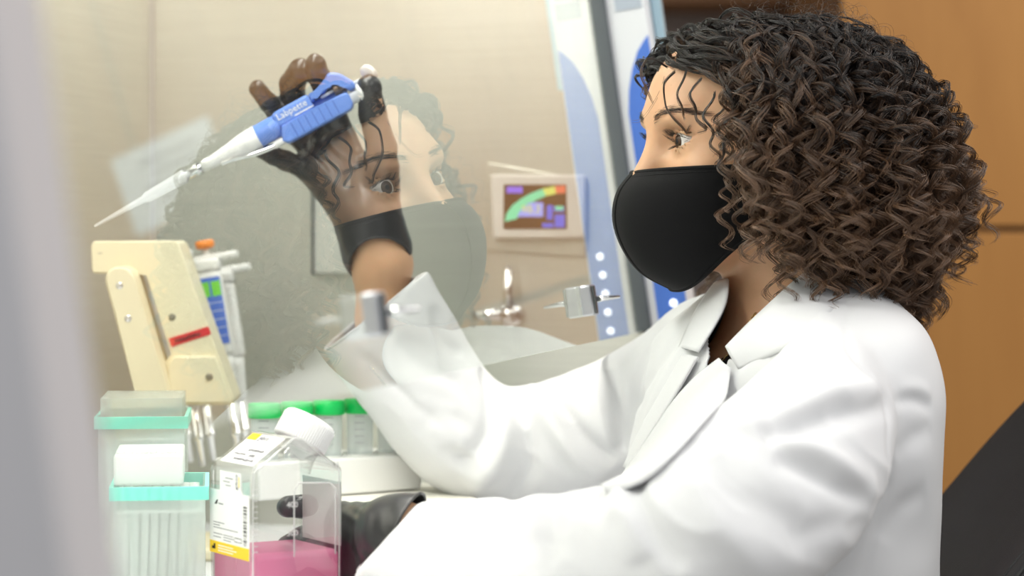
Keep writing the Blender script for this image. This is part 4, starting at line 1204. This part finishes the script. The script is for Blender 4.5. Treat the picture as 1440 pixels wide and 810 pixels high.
bd2 = MB(PF).prism([(290, -6), (292, 14), (300, 17), (352, 17), (352, -7)], -15, 14, 3.0, 3).prism([(296, -31), (290, -25), (298, -5), (352, -5), (400, -7), (403, -12), (402, -27), (396, -32)], -16, 17, 4.0, 3)\
    .prism([(352, 16), (378, 17), (388, 28), (396, 28), (406, 20), (417, 2), (417, -8), (404, -8), (405, 0), (398, 10), (390, 15), (383, 13), (376, 7), (360, 8), (352, 2)], -12, 12, 2.0, 2)\
    .prism([(346, -8), (346, 6), (404, 1), (404, -8)], -14, -5, 1.5, 2).build('body', M['pip_blue'], pip)
for k in range(7):
    x = 312 + k*11
    MB(PF).box((x, -29, 15.5), (x + 1.3, -8, 17.4)).build('rib', M['pip_blue_dark'], bd2)
MB(PX).lathe([(7.5, 386), (8.2, 388), (8.2, 396), (7, 397), (7, 399), (8, 400), (8, 403)], 20, (4, 1, 0)).build('volume_dial', M['wheel'], pip)
MB(PX).lathe([(2.2, 366), (2.2, 388)], 12, (4, 2, 0)).build('dial_shaft', M['pip_white'], pip)
MB(PX).lathe([(9.0, 398), (9.5, 402), (9.5, 414), (13.5, 415), (14.0, 420), (12.0, 424)], 24, (-18, 0, 0)).build('ejector_button', M['pip_white'], pip)
MB(PX).lathe([(2.6, 408), (2.6, 432)], 12, (-1, 0, 0)).build('plunger_rod', M['pip_white'], pip)
pa = (ux*0.70 - uz*0.60 + uy*0.25).normalized(); pxx = pa.orthogonal().normalized()
MB(frame(PF @ Vector((440, 1, -2)), pxx*k_, pa.cross(pxx)*k_, pa*k_)).lathe([(3, -3), (11.5, -2), (13.5, 0), (13.8, 3), (12.5, 5), (0.5, 5.5)], 32).build('plunger', M['pip_white'], pip)
text('Labpette', 13.5*k_, M['print_white'], PF @ Matrix.Translation((322, 7.5, 14.6)) @ Matrix.Scale(1/k_, 4), bd2)
MB(PF).box((322, -2.4, 14.0), (352, -0.6, 14.3)).build('printed_line', M['print_white'], bd2)

# ---- the bottle of pink medium
PHI = R(31)
ex = Vector((math.cos(PHI), math.sin(PHI), 0)); ey = Vector((-math.sin(PHI), math.cos(PHI), 0))
fc_ = P(354, 890, 1.772); fc_.z = ZS
w_ = 0.0750
btl = empty('medium_bottle', fc_ + (ex + ey)*w_/2, 'clear square bottle with white cap and pink liquid, held by the lower gloved hand', 'bottle')
BFm = frame(fc_, ex, ey, Z)
GF = BFm @ Matrix(((1, 0, 0, 0), (0, 0, -1, 0), (0, 1, 0, 0), (0, 0, 0, 1)))    # prism of (x, z), extruded along -y
h1, h2 = 0.119, 0.1435
bprof = [(0, 0.001), (w_, 0.001), (w_, h1), (w_*0.54, h2), (w_*0.46, h2), (0, h1)]
wall = MB(GF).prism(bprof, -w_, 0, 0.0080, 5).build('body', M['pet'], btl)
wall['label'] = 'clear plastic wall'
na = (ex*math.sin(R(31)) + Z*math.cos(R(31))).normalized()
NFm = frame(BFm @ Vector((0.0505, 0.038, 0.1245)), ey.cross(na), ey, na)
MB(NFm).lathe([(0.0185, -0.004), (0.0172, 0.003), (0.0165, 0.010), (0.0178, 0.0105), (0.0178, 0.0125), (0.0165, 0.013), (0.0165, 0.02)], 36, cap=False).build('neck', M['pet'], btl)
cp = MB(NFm).lathe([(0.0190, 0.0122), (0.0207, 0.0125), (0.0207, 0.0300), (0.0200, 0.0325), (0.0186, 0.0335), (0.0005, 0.0337)], 48).build('cap', M['cap_white'], btl)
for k in range(64):
    a = 2*math.pi*k/64
    m_ = NFm @ Matrix.Rotation(a, 4, 'Z')
    if k == 0:
        rb = MB().box((0.0204, -0.00045, 0.0135), (0.0213, 0.00045, 0.0305)).build('cap_ridge', M['cap_white'], None); rb.matrix_world = m_
    else:
        rb = D.objects.new('cap_ridge', rb0.data); COL.objects.link(rb); rb.matrix_world = m_
    rb0 = rb if k == 0 else rb0
    rb.parent = cp
lq = MB(GF).prism([(0.0015, 0.003), (w_ - 0.0015, 0.003), (w_ - 0.0015, 0.0585), (0.0015, 0.0585)], -w_ + 0.0015, -0.0015, 0.005, 3).build('liquid', M['pink'], btl)
lq['label'] = 'pink liquid'
# panel outline moulded in the front face
MB(BFm).tube([(0.0345, -0.0002, 0.055), (0.0345, -0.0002, 0.104), (0.038, -0.0002, 0.1095), (0.064, -0.0002, 0.1085), (0.0685, -0.0002, 0.104), (0.0685, -0.0002, 0.055)], 0.0006, 8).build('panel_ridge', M['emboss'], wall)
FF = BFm @ Matrix.Rotation(R(90), 4, 'X')                                        # x right, y up, z out of the front face
for body_, zz in (('400', 0.0935), ('300', 0.0725)):
    text(body_, 0.0062, M['emboss'], FF @ Matrix.Translation((0.033, zz, 0.0003)), wall, 'graduation', ext=0.0003)
for k in range(12):
    MB(FF).box((0.0015 if k % 2 else 0.0005, 0.060 + k*0.0042, 0.0), (0.005, 0.0606 + k*0.0042, 0.0003)).build('graduation_mark', M['emboss'], wall)
# added pale tubes: glassy highlight lines drawn in along the rounded corners
er = mat('corner_glint', (0.72, 0.73, 0.72), 0.12)
q_ = 0.0022
for pts in ([(q_, q_, 0.004), (q_, q_, h1 - 0.006), (q_ + 0.003, q_, h1)], [(w_ - q_, q_, 0.004), (w_ - q_, q_, h1 - 0.006), (w_ - q_ - 0.003, q_, h1)],
            [(q_ + 0.003, q_, h1), (w_*0.42, q_ - 0.001, h2 - 0.003), (w_*0.5, q_, h2 - 0.0012), (w_*0.58, q_ - 0.001, h2 - 0.003), (w_ - q_ - 0.003, q_, h1)], [(w_*0.46, q_, h2 - 0.001), (w_*0.46, w_ - q_, h2 - 0.001)], [(q_, w_ - q_, 0.004), (q_, w_ - q_, h1 - 0.004)]):
    MB(BFm).tube(spline(pts, 20) if len(pts) > 2 else pts, 0.00055, 8).build('corner', er, wall)
# labels; LF: x from the far edge of the left face towards the front edge, y up, z out
LF = frame(fc_ + ey*w_, -ey, Z, -ex)
lb = MB(LF).prism([(0.0015, 0.0535), (0.0720, 0.0535), (0.0720, 0.1015), (0.060, 0.1015), (0.0575, 0.1045), (0.0575, 0.1165), (0.020, 0.1165), (0.020, 0.1015), (0.0015, 0.1015)], 0.0001, 0.0005).build('label', M['label'], btl)
MB(LF).box((0.0015, 0.0535, 0.0005), (0.0720, 0.0625, 0.0007)).build('yellow_band', M['yellow'], lb)
MB(LF).box((0.006, 0.0565, 0.0007), (0.012, 0.0585, 0.0008)).box((0.009, 0.0565, 0.0007), (0.012, 0.0605, 0.0008)).build('factory_symbol', M['ink'], lb)
for k in range(3):
    MB(LF).box((0.017, 0.0555 + k*0.002, 0.0007), (0.044 + (k % 2)*0.006, 0.0561 + k*0.002, 0.0008)).build('printed_line', M['label'], lb)
rr_ = random.Random(3); z_ = 0.064; bars = MB(LF)
while z_ < 0.093:
    t_ = rr_.choice((0.0003, 0.0005, 0.0009, 0.0013)); bars.box((0.062, z_, 0.0005), (0.068, z_ + t_, 0.0006)); z_ += t_ + rr_.choice((0.0004, 0.0007, 0.001))
bars.build('barcode', M['ink'], lb)['kind'] = 'stuff'
MB(LF).prism([(0.010, 0.0905), (0.0145, 0.0905), (0.0165, 0.0940), (0.0145, 0.0940)], 0.0005, 0.0006).build('brand_mark', M['ink'], lb)
MB(LF).box((0.0175, 0.0908, 0.0005), (0.026, 0.0918, 0.0006)).build('printed_line', M['ink_grey'], lb)
for x_, y_, l_, g_ in ((.008,.0765,.020,1),(.008,.0745,.012,1),(.008,.0725,.044,1),(.008,.0680,.016,1),(.026,.0680,.018,1),(.026,.0662,.022,1),(.008,.0655,.014,1),(.026,.0642,.014,1),(.026,.1085,.012,1),(.030,.1058,.010,1),(.030,.1112,.014,1)):
    MB(LF).box((x_, y_, 0.0005), (x_ + l_, y_ + 0.0007, 0.0006)).build('printed_line', M['ink_grey'], lb)
MB(LF).box((0.046, 0.0650, 0.0005), (0.059, 0.0685, 0.0006)).build('printed_box', M['ink'], lb)
MB(LF).box((0.0466, 0.0656, 0.0006), (0.0584, 0.0679, 0.0007)).build('printed_box', M['label'], lb)
text('REF 100', 0.0022, M['ink'], LF @ Matrix.Translation((0.0525, 0.0667, 0.0007)), lb) if False else None
text('gibco', 0.0055, M['ink_grey'], LF @ Matrix.Translation((0.050, 0.1100, 0.0006)) @ Matrix.Rotation(R(90), 4, 'Z'), lb)
MB(LF).box((0.0535, 0.1060, 0.0005), (0.0550, 0.1140, 0.0006)).build('yellow_bar', M['yellow'], lb)
# the upper label on the left slope, with handwriting
sd = (ex*(w_*0.46) + Z*(h2 - h1)); sl_len = sd.length; sd.normalize()
SFm = frame(BFm @ Vector((0.0, w_, h1)), -ey, sd, (-ey).cross(sd))
ul = MB(SFm).box((0.010, 0.006, 0.0002), (0.066, sl_len - 0.003, 0.0006)).build('upper_label', M['label'], btl)
MB(SFm).prism([(0.010, sl_len - 0.010), (0.010, sl_len - 0.003), (0.026, sl_len - 0.003), (0.026, sl_len - 0.010)], 0.0006, 0.0008).build('yellow_corner', M['yellow'], ul)
text('gibco', 0.0078, M['ink_grey'], SFm @ Matrix.Translation((0.037, sl_len - 0.0068, 0.0008)), ul)
def scribble(f, x, y, w, h, seed, m, parent, th=0.0003, z=0.0009):
    r_ = random.Random(seed); n_ = int(w/0.0016); pts = []
    for i in range(n_*3):
        t_ = i/(n_*3 - 1); pts.append((x + w*t_ + 0.0008*math.sin(i*2.1), y + h*(0.5*math.sin(i*1.9 + r_.random()*1.5))*(0.5 + 0.5*r_.random()), z))
    MB(f).tube(pts, th, 4).build('handwriting', m, parent)
scribble(SFm, 0.034, 0.0215, 0.026, 0.0035, 1, M['ink_grey'], ul); scribble(SFm, 0.018, 0.0160, 0.020, 0.002, 2, M['ink_grey'], ul); scribble(SFm, 0.044, 0.0160, 0.010, 0.004, 5, M['ink_grey'], ul); scribble(SFm, 0.026, 0.0105, 0.034, 0.0035, 4, M['ink_grey'], ul)
# the blank label on the far right face
RF = frame(fc_ + ex*w_, ey, Z, ex)
MB(RF).box((0.004, 0.0600, 0.0001), (0.069, 0.1080, 0.0005)).build('blank_label', M['label'], btl)

# ---- tip boxes
def yawf(px, py, d, z, deg):
    o = P(px, py, d); o.z = z
    return Matrix.Translation(o) @ Matrix.Rotation(R(deg), 4, 'Z')
def tip_box(name, f, w, dp, h, label, open_, lid_h):
    t = empty(name, f @ Vector((w/2, dp/2, 0)), label, 'tip box', 'boxes of pipette tips')
    th = 0.0016
    b = MB(f)
    b.box((0, 0, 0), (w, th, h)).box((0, dp - th, 0), (w, dp, h)).box((0, th, 0), (th, dp - th, h)).box((w - th, th, 0), (w, dp - th, h)).box((0, 0, 0), (w, dp, th))
    b.box((0.012, -0.0015, 0.01), (0.014, 0, h - 0.004)).box((w - 0.014, -0.0015, 0.01), (w - 0.012, 0, h - 0.004)).box((0.012, -0.0015, h - 0.005), (w - 0.012, 0, h - 0.003))
    b.build('box_wall', M['clear_box'], t)
    b = MB(f); e = 0.003; rt = 0.010
    b.box((-e, -e, h - rt), (w + e, 0, h)).box((-e, dp, h - rt), (w + e, dp + e, h)).box((-e, 0, h - rt), (0, dp, h)).box((w, 0, h - rt), (w + e, dp, h))
    rim_ = b.build('rim', M['teal'], t)
    for k in range(9):
        x = 0.003 + k*(w - 0.007)/8
        MB(f).box((x, -e - 0.0008, h - rt + 0.001), (x + 0.0009, -e, h - 0.001)).build('rim_rib', M['teal'], rim_)
    MB(f).box((th, th, h - 0.020), (w - th, dp - th, h - 0.018)).build('tip_deck', M['milky'], t)
    # tips hang through the deck: the front two rows one by one
    tm = None
    for j in range(2):
        for k in range(8):
            mm = f @ Matrix.Translation((0.0085 + k*(w - 0.017)/7, 0.010 + j*0.009, h - 0.018))
            if tm is None:
                o = MB().lathe([(0.0008, -0.062), (0.0026, -0.02), (0.0034, 0.0), (0.0038, 0.001), (0.0038, 0.012 if open_ else 0.008)], 10).build('tip', M['milky'], None); tm = o.data
            else:
                o = D.objects.new('tip', tm); COL.objects.link(o)
            o.matrix_world = mm; o.parent = t; o.matrix_parent_inverse = t.matrix_world.inverted()
    rest = MB(f)
    for j in range(2, 10):
        for k in range(8):
            rest.lathe([(0.0008, h - 0.080), (0.0026, h - 0.038), (0.0034, h - 0.018), (0.0038, h - 0.017), (0.0038, h - 0.006)], 6, (0.0085 + k*(w - 0.017)/7, 0.010 + j*0.009, 0))
    rest.build('packed_tips', M['milky'], t)['kind'] = 'stuff'
    if lid_h:
        b = MB(f); x0_, x1_, y0_, y1_ = 0.002, w - 0.002, 0.002, dp - 0.002
        b.box((x0_, y0_, h), (x1_, y0_ + th, h + lid_h)).box((x0_, y1_ - th, h), (x1_, y1_, h + lid_h)).box((x0_, y0_, h), (x0_ + th, y1_, h + lid_h)).box((x1_ - th, y0_, h), (x1_, y1_, h + lid_h)).box((x0_, y0_, h + lid_h - th), (x1_, y1_, h + lid_h), 0.0)
        b.build('lid', M['clear_box'], t)
    return t
f1 = yawf(160, 800, 1.815, ZS, 7)
zt = 1.2 - 345/3400*1.815 - ZS
tip_box('tip_box', f1, 0.068, 0.108, zt, 'open clear tip box with teal rim, just left of the pink medium bottle', True, 0)
# the milky rack of tips standing in the open box
rk = empty('tip_rack', f1 @ Vector((0.03, 0.03, zt - 0.017)), 'milky white block of tips standing on the open tip box', 'tip rack')
b = MB(f1); b.box((0.000, 0.004, zt + 0.0005), (0.052, 0.100, zt + 0.024), 0.002).build('block', M['milky'], rk)
for k in range(8):
    for j in range(2):
        MB(f1).lathe([(0.0027, zt + 0.0242), (0.0027, zt + 0.0262), (0.0018, zt + 0.0264)], 10, (0.0045 + k*0.0062, 0.010 + j*0.009, 0)).build('tip', M['milky'], rk)
f2 = yawf(138, 800, 2.00, ZS, 6)
z2 = 1.2 - 246/3400*2.0 - ZS
tip_box('tip_box', f2, 0.071, 0.108, z2, 'tall closed tip box with teal band, behind the open tip box', False, 0.015)

# ---- beige stand with hanging pipettes
def pxprism(pts, d0, d1, name, m, parent, bev=0.002):
    """outline read off the photo at depth d0, a straight prism from d0 to d1"""
    o = P(200, 450, d0); f = frame(o, (1, 0, 0), (0, 0, 1), (0, -1, 0)); fi = f.inverted()
    q = [fi @ P(x, y, d0) for x, y in pts]
    return MB(f).prism([(v.x, v.y) for v in q], -(d1 - d0), 0, bev, 3).build(name, m, parent)
std = empty('pipette_stand', Vector((P(230, 700, 2.25).x, 2.25, ZS)), 'beige angled pipette stand marked with a strip of red tape', 'stand')
def rnd(pts): return pts
pxprism([(128, 345), (132, 339), (246, 338), (251, 341), (329, 561), (325, 570), (222, 570), (222, 520), (244, 498), (208, 384), (133, 385), (129, 381)], 2.215, 2.275, 'frame', M['beige'], std, 0.003)
pxprism([(236, 512), (244, 501), (303, 501), (326, 562), (324, 567), (236, 567)], 2.209, 2.216, 'foot_cover', M['beige'], std, 0.002)
pxprism([(147, 394), (150, 383), (158, 376), (168, 374), (178, 376), (185, 382), (189, 391), (240, 566), (252, 610), (205, 614), (193, 566)], 2.180, 2.235, 'arm', M['beige'], std, 0.004)
pxprism([(186, 560), (300, 560), (318, 640), (200, 640)], 2.236, 2.270, 'column', M['grey_paint'], std) if False else None
MB().box((-0.372, 2.235, ZS), (-0.330, 2.27, P(200, 560, 2.25).z), 0.003).build('column', M['beige'], std)
MB().box((-0.385, 2.17, ZS), (-0.262, 2.30, ZS + 0.012), 0.004).build('base', M['beige'], std)
for x, y, d in ((141, 356, 2.215), (236, 352, 2.215), (242, 446, 2.215), (294, 530, 2.209), (168, 402, 2.180), (180, 448, 2.180)):
    c = P(x, y, d); MB(frame(c, (1, 0, 0), (0, 0, 1), (0, -1, 0))).lathe([(0.0034, -0.001), (0.0034, 0.0006), (0.0026, 0.001)], 16).box((-0.002, -0.0004, 0.001), (0.002, 0.0004, 0.0012)).build('screw', M['screw'] if d > 2.19 else M['chrome'], std)
tp = pxprism([(237, 476), (293, 459), (297, 470), (241, 488)], 2.2140, 2.2152, 'red_tape', M['red_tape'], std, 0.0)
o_ = P(246, 480, 2.2138); xv = (P(290, 467, 2.2138) - o_).normalized(); yv = Vector((0, -1, 0)).cross(xv)
scribble(frame(o_, xv, yv, (0, -1, 0)), 0.0, 0.0, 0.024, 0.004, 9, M['ink'], tp, 0.0004, 0.0002)
def hung(ax0, ax1, d, label, btn, extra):
    a, b = P(*ax0, d), P(*ax1, d); z = (b - a).normalized(); L = (b - a).length
    x = Vector((0, -1, 0)); x = (x - z*x.dot(z)).normalized(); y = z.cross(x)
    f = frame(a, x, y, z)
    t = empty('hanging_pipette', (a + b)/2, label, 'pipette', 'pipettes on the beige stand')
    MB(f).lathe([(0.0030, 0.006), (0.0030, 0.018)], 12).build('plunger_rod', M['pip_white'], t)
    MB(f).lathe([(0.0060, 0.0), (0.0090, 0.001), (0.0092, 0.006), (0.007, 0.008)], 20).build('plunger', btn, t)
    MB(f).box((-0.010, -0.012, 0.018), (0.010, 0.012, 0.030), 0.003).box((-0.0095, -0.0115, 0.030), (0.0095, 0.0115, L*0.52), 0.004).build('body', M['pip_white'], t)
    MB(f).box((-0.007, -0.030, 0.014), (0.006, 0.013, 0.021), 0.0025).build('finger_hook', M['pip_white'], t)
    MB(f).lathe([(0.0100, L*0.52), (0.0095, L*0.56), (0.0070, L*0.70), (0.0062, L*0.72)], 20).build('shaft', M['pip_white'], t)
    MB(f).lathe([(0.0052, L*0.72), (0.0046, L*0.86), (0.0058, L*0.865), (0.0058, L*0.88), (0.0035, L*0.885), (0.0028, L)], 16).build('tip_cone', M['chrome'], t)
    if extra:
        lbx = MB(f).box((0.0097, -0.0100, 0.036), (0.0103, 0.0100, 0.100)).build('blue_label', M['lab_blue'], t)
        MB(f).box((0.0103, -0.0095, 0.040), (0.0106, -0.001, 0.054)).build('green_patch', M['lab_green'], lbx)
        MB(f).box((0.0103, 0.001, 0.040), (0.0106, 0.0095, 0.054)).build('green_patch', M['lab_green'], lbx)
        for k in range(5): MB(f).box((0.0103, -0.0095, 0.060 + k*0.008), (0.0105, 0.0095, 0.0606 + k*0.008)).build('printed_line', M['print_white'], lbx)
    return t
hung((287, 338), (338, 650), 2.30, 'white pipette with orange button and blue label hanging right of the beige stand', M['orange'], True)
hung((306, 356), (350, 640), 2.342, 'white pipette with white button hanging behind the orange-buttoned one', M['pip_white'], False)
hung((222, 352), (268, 650), 2.342, 'pipette mostly hidden behind the beige stand, its metal end farthest to the left', M['pip_white'], False)
hung((240, 350), (285, 655), 2.308, 'pipette mostly hidden behind the beige stand, its metal end the middle of three', M['pip_white'], False)
hung((257, 352), (301, 648), 2.342, 'pipette mostly hidden behind the beige stand, metal end beside the blue-labelled pipette', M['pip_white'], False)

# ---- white box, rack and green-capped tubes
bx = empty('foam_box', Vector((P(560, 700, 2.2).x, 2.2, ZS)), 'low white foam box under the rack of green-capped tubes', 'box')
zb_ = 1.2 - 357/3400*2.15
MB().box((P(440, 0, 2.14).x, 2.10, ZS), (P(668, 0, 2.14).x, 2.27, zb_ - 0.014), 0.006).build('body', M['foam'], bx)
MB().box((P(436, 0, 2.14).x, 2.095, zb_ - 0.014), (P(672, 0, 2.14).x, 2.275, zb_ - 0.001), 0.005).build('lid', M['cream'], bx)
MB().box((P(600, 0, 2.14).x, 2.08, ZS), (P(690, 0, 2.14).x, 2.093, ZS + 0.05), 0.004).build('flap', M['cream'], bx)
rd_ = Vector((0.80, 0.60, 0)).normalized(); rp_ = Vector((0.60, -0.80, 0))
ra = P(372, 640, 2.135); ra.z = zb_
RFm = frame(ra, rd_, Vector((-rd_.y, rd_.x, 0)), Z)
zr = 1.2 - 300/3400*2.19 - zb_
rack = empty('tube_rack', ra + rd_*0.08, 'white plastic rack holding green-capped tubes, behind the white-capped bottle', 'rack')
MB(RFm).box((-0.020, -0.024, 0), (0.152, 0.052, zr), 0.002).build('block', M['foam'], rack)
n_t = 0
tl = ['green-capped tube half hidden left of the white bottle cap', 'green-capped tube right behind the white bottle cap', 'green-capped tube just right of the white bottle cap', 'green-capped tube touching the edge of the raised sleeve', 'green-capped tube behind the raised sleeve']
tub0 = None
TS = 0.0335
for k in range(5):
    c = RFm @ Vector((0.0 + k*TS, 0.0, 0.004))
    hh = 1.2 - 222/3400*2.18 - zb_ - 0.004
    if tub0 is None:
        t = empty('capped_tube', c, tl[0], 'tube', 'tubes in the white rack')
        f = Matrix.Translation(c)
        kids = [MB(f).lathe([(0.002, 0.0), (0.0115, 0.012), (0.0122, hh - 0.012)], 24).build('tube_wall', M['tube'], t),
                MB(f).lathe([(0.0140, hh - 0.013), (0.0145, hh - 0.012), (0.0145, hh - 0.001), (0.0135, hh), (0.0005, hh)], 28).build('cap', M['green_cap'], t)]
        tub0 = t; base = c
        m2 = MB(f)
        for q in range(6): m2.box((-0.004, -0.0125, 0.04 + q*0.006), (0.005, -0.0122, 0.0408 + q*0.006))
        kids.append(m2.build('scale_marks', M['ink_grey'], t))
    else:
        t = D.objects.new('capped_tube', None); t.empty_display_size = 0.05; COL.objects.link(t); t.matrix_world = Matrix.Translation(c); tag(t, tl[k], 'tube', 'tubes in the white rack')
        for o in kids:
            d_ = o.copy(); COL.objects.link(d_); d_.parent = t; d_.matrix_parent_inverse = tub0.matrix_world.inverted()
    # hole rim on the rack
    MB(RFm).lathe([(0.0150, zr), (0.0165, zr + 0.0012), (0.0150, zr + 0.0014)], 24, (k*TS, 0, 0), cap=False).build('hole_rim', M['foam'], rack)
    MB(RFm).lathe([(0.0150, zr), (0.0165, zr + 0.0012), (0.0150, zr + 0.0014)], 24, (k*TS, 0.034, 0), cap=False).build('hole_rim', M['foam'], rack) if k < 4 else None

# ------------------------------------------------------------------ the chair
chr_ = empty('office_chair', (0.30, 2.02, 0.0), 'black leather office chair behind the seated person', 'chair')
st = [(1306, 870, 2.02, .030, .20), (1346, 800, 2.02, .030, .205), (1402, 730, 2.02, .030, .205), (1456, 665, 2.02, .031, .20), (1504, 605, 2.02, .031, .185), (1546, 550, 2.02, .030, .155), (1580, 512, 2.02, .026, .11), (1598, 492, 2.02, .016, .05)]
S_ = spline(st, 36); rings = []
for x, y, d, tx, ty in S_:
    c = NP(x + 25 + 0.81*ty*ty/d*FPX, y, d); th = np.linspace(0, 2*math.pi, 48, endpoint=False); e = 0.55
    cs, sn = np.cos(th), np.sin(th)
    cx = np.sign(cs)*np.abs(cs)**e*tx; cy = np.sign(sn)*np.abs(sn)**e*ty
    # wings curve forward
    rings.append(c + np.outer(cx - 0.9*(cy**2), [0.9, 0, -0.3]) + np.outer(cy, [0, 1.0, 0]))
b = MB(); b.grid([[tuple(p) for p in r] for r in rings], closed_u=True)
for r in (rings[0], rings[-1]): b.b.faces.new([b.b.verts.new(Vector(p)) for p in r])
bmesh.ops.remove_doubles(b.b, verts=b.b.verts, dist=1e-5)
bk = b.build('backrest', M['leather'], chr_)
for off in (30, 34):
    MB().tube([rings[i][off] + np.array([0, -0.001, 0.0]) for i in range(0, 35)], 0.0016, 6).build('stitched_seam', M['chair_plastic'], bk)
MB().box((0.02, 1.80, 0.46), (0.46, 2.24, 0.535), 0.03, 4).build('seat', M['leather'], chr_)
MB().tube([(0.42, 2.02, 0.50), (0.46, 2.02, 0.55), (0.45, 2.02, 0.66), (0.44, 2.02, 0.80)], 0.022, 10).build('back_bracket', M['chair_plastic'], chr_)
MB().lathe([(0.030, 0.10), (0.030, 0.28), (0.018, 0.285), (0.018, 0.46)], 20, (0.24, 2.02, 0)).build('gas_post', M['chair_plastic'], chr_)
for k in range(5):
    a = 2*math.pi*k/5 + 0.3; c = Vector((0.24, 2.02, 0)); d_ = Vector((math.cos(a), math.sin(a), 0))
    lg = MB().tube([c + d_*0.02 + Z*0.11, c + d_*0.29 + Z*0.075], [0.022, 0.015], 10).build('leg', M['chair_plastic'], chr_)
    n_ = Vector((-d_.y, d_.x, 0)); fm = frame(c + d_*0.29 + Z*0.03 - n_*0.012, d_, Z, n_)
    MB(fm).lathe([(0.03, 0), (0.03, 0.024)], 20).build('caster', M['chair_plastic'], lg)
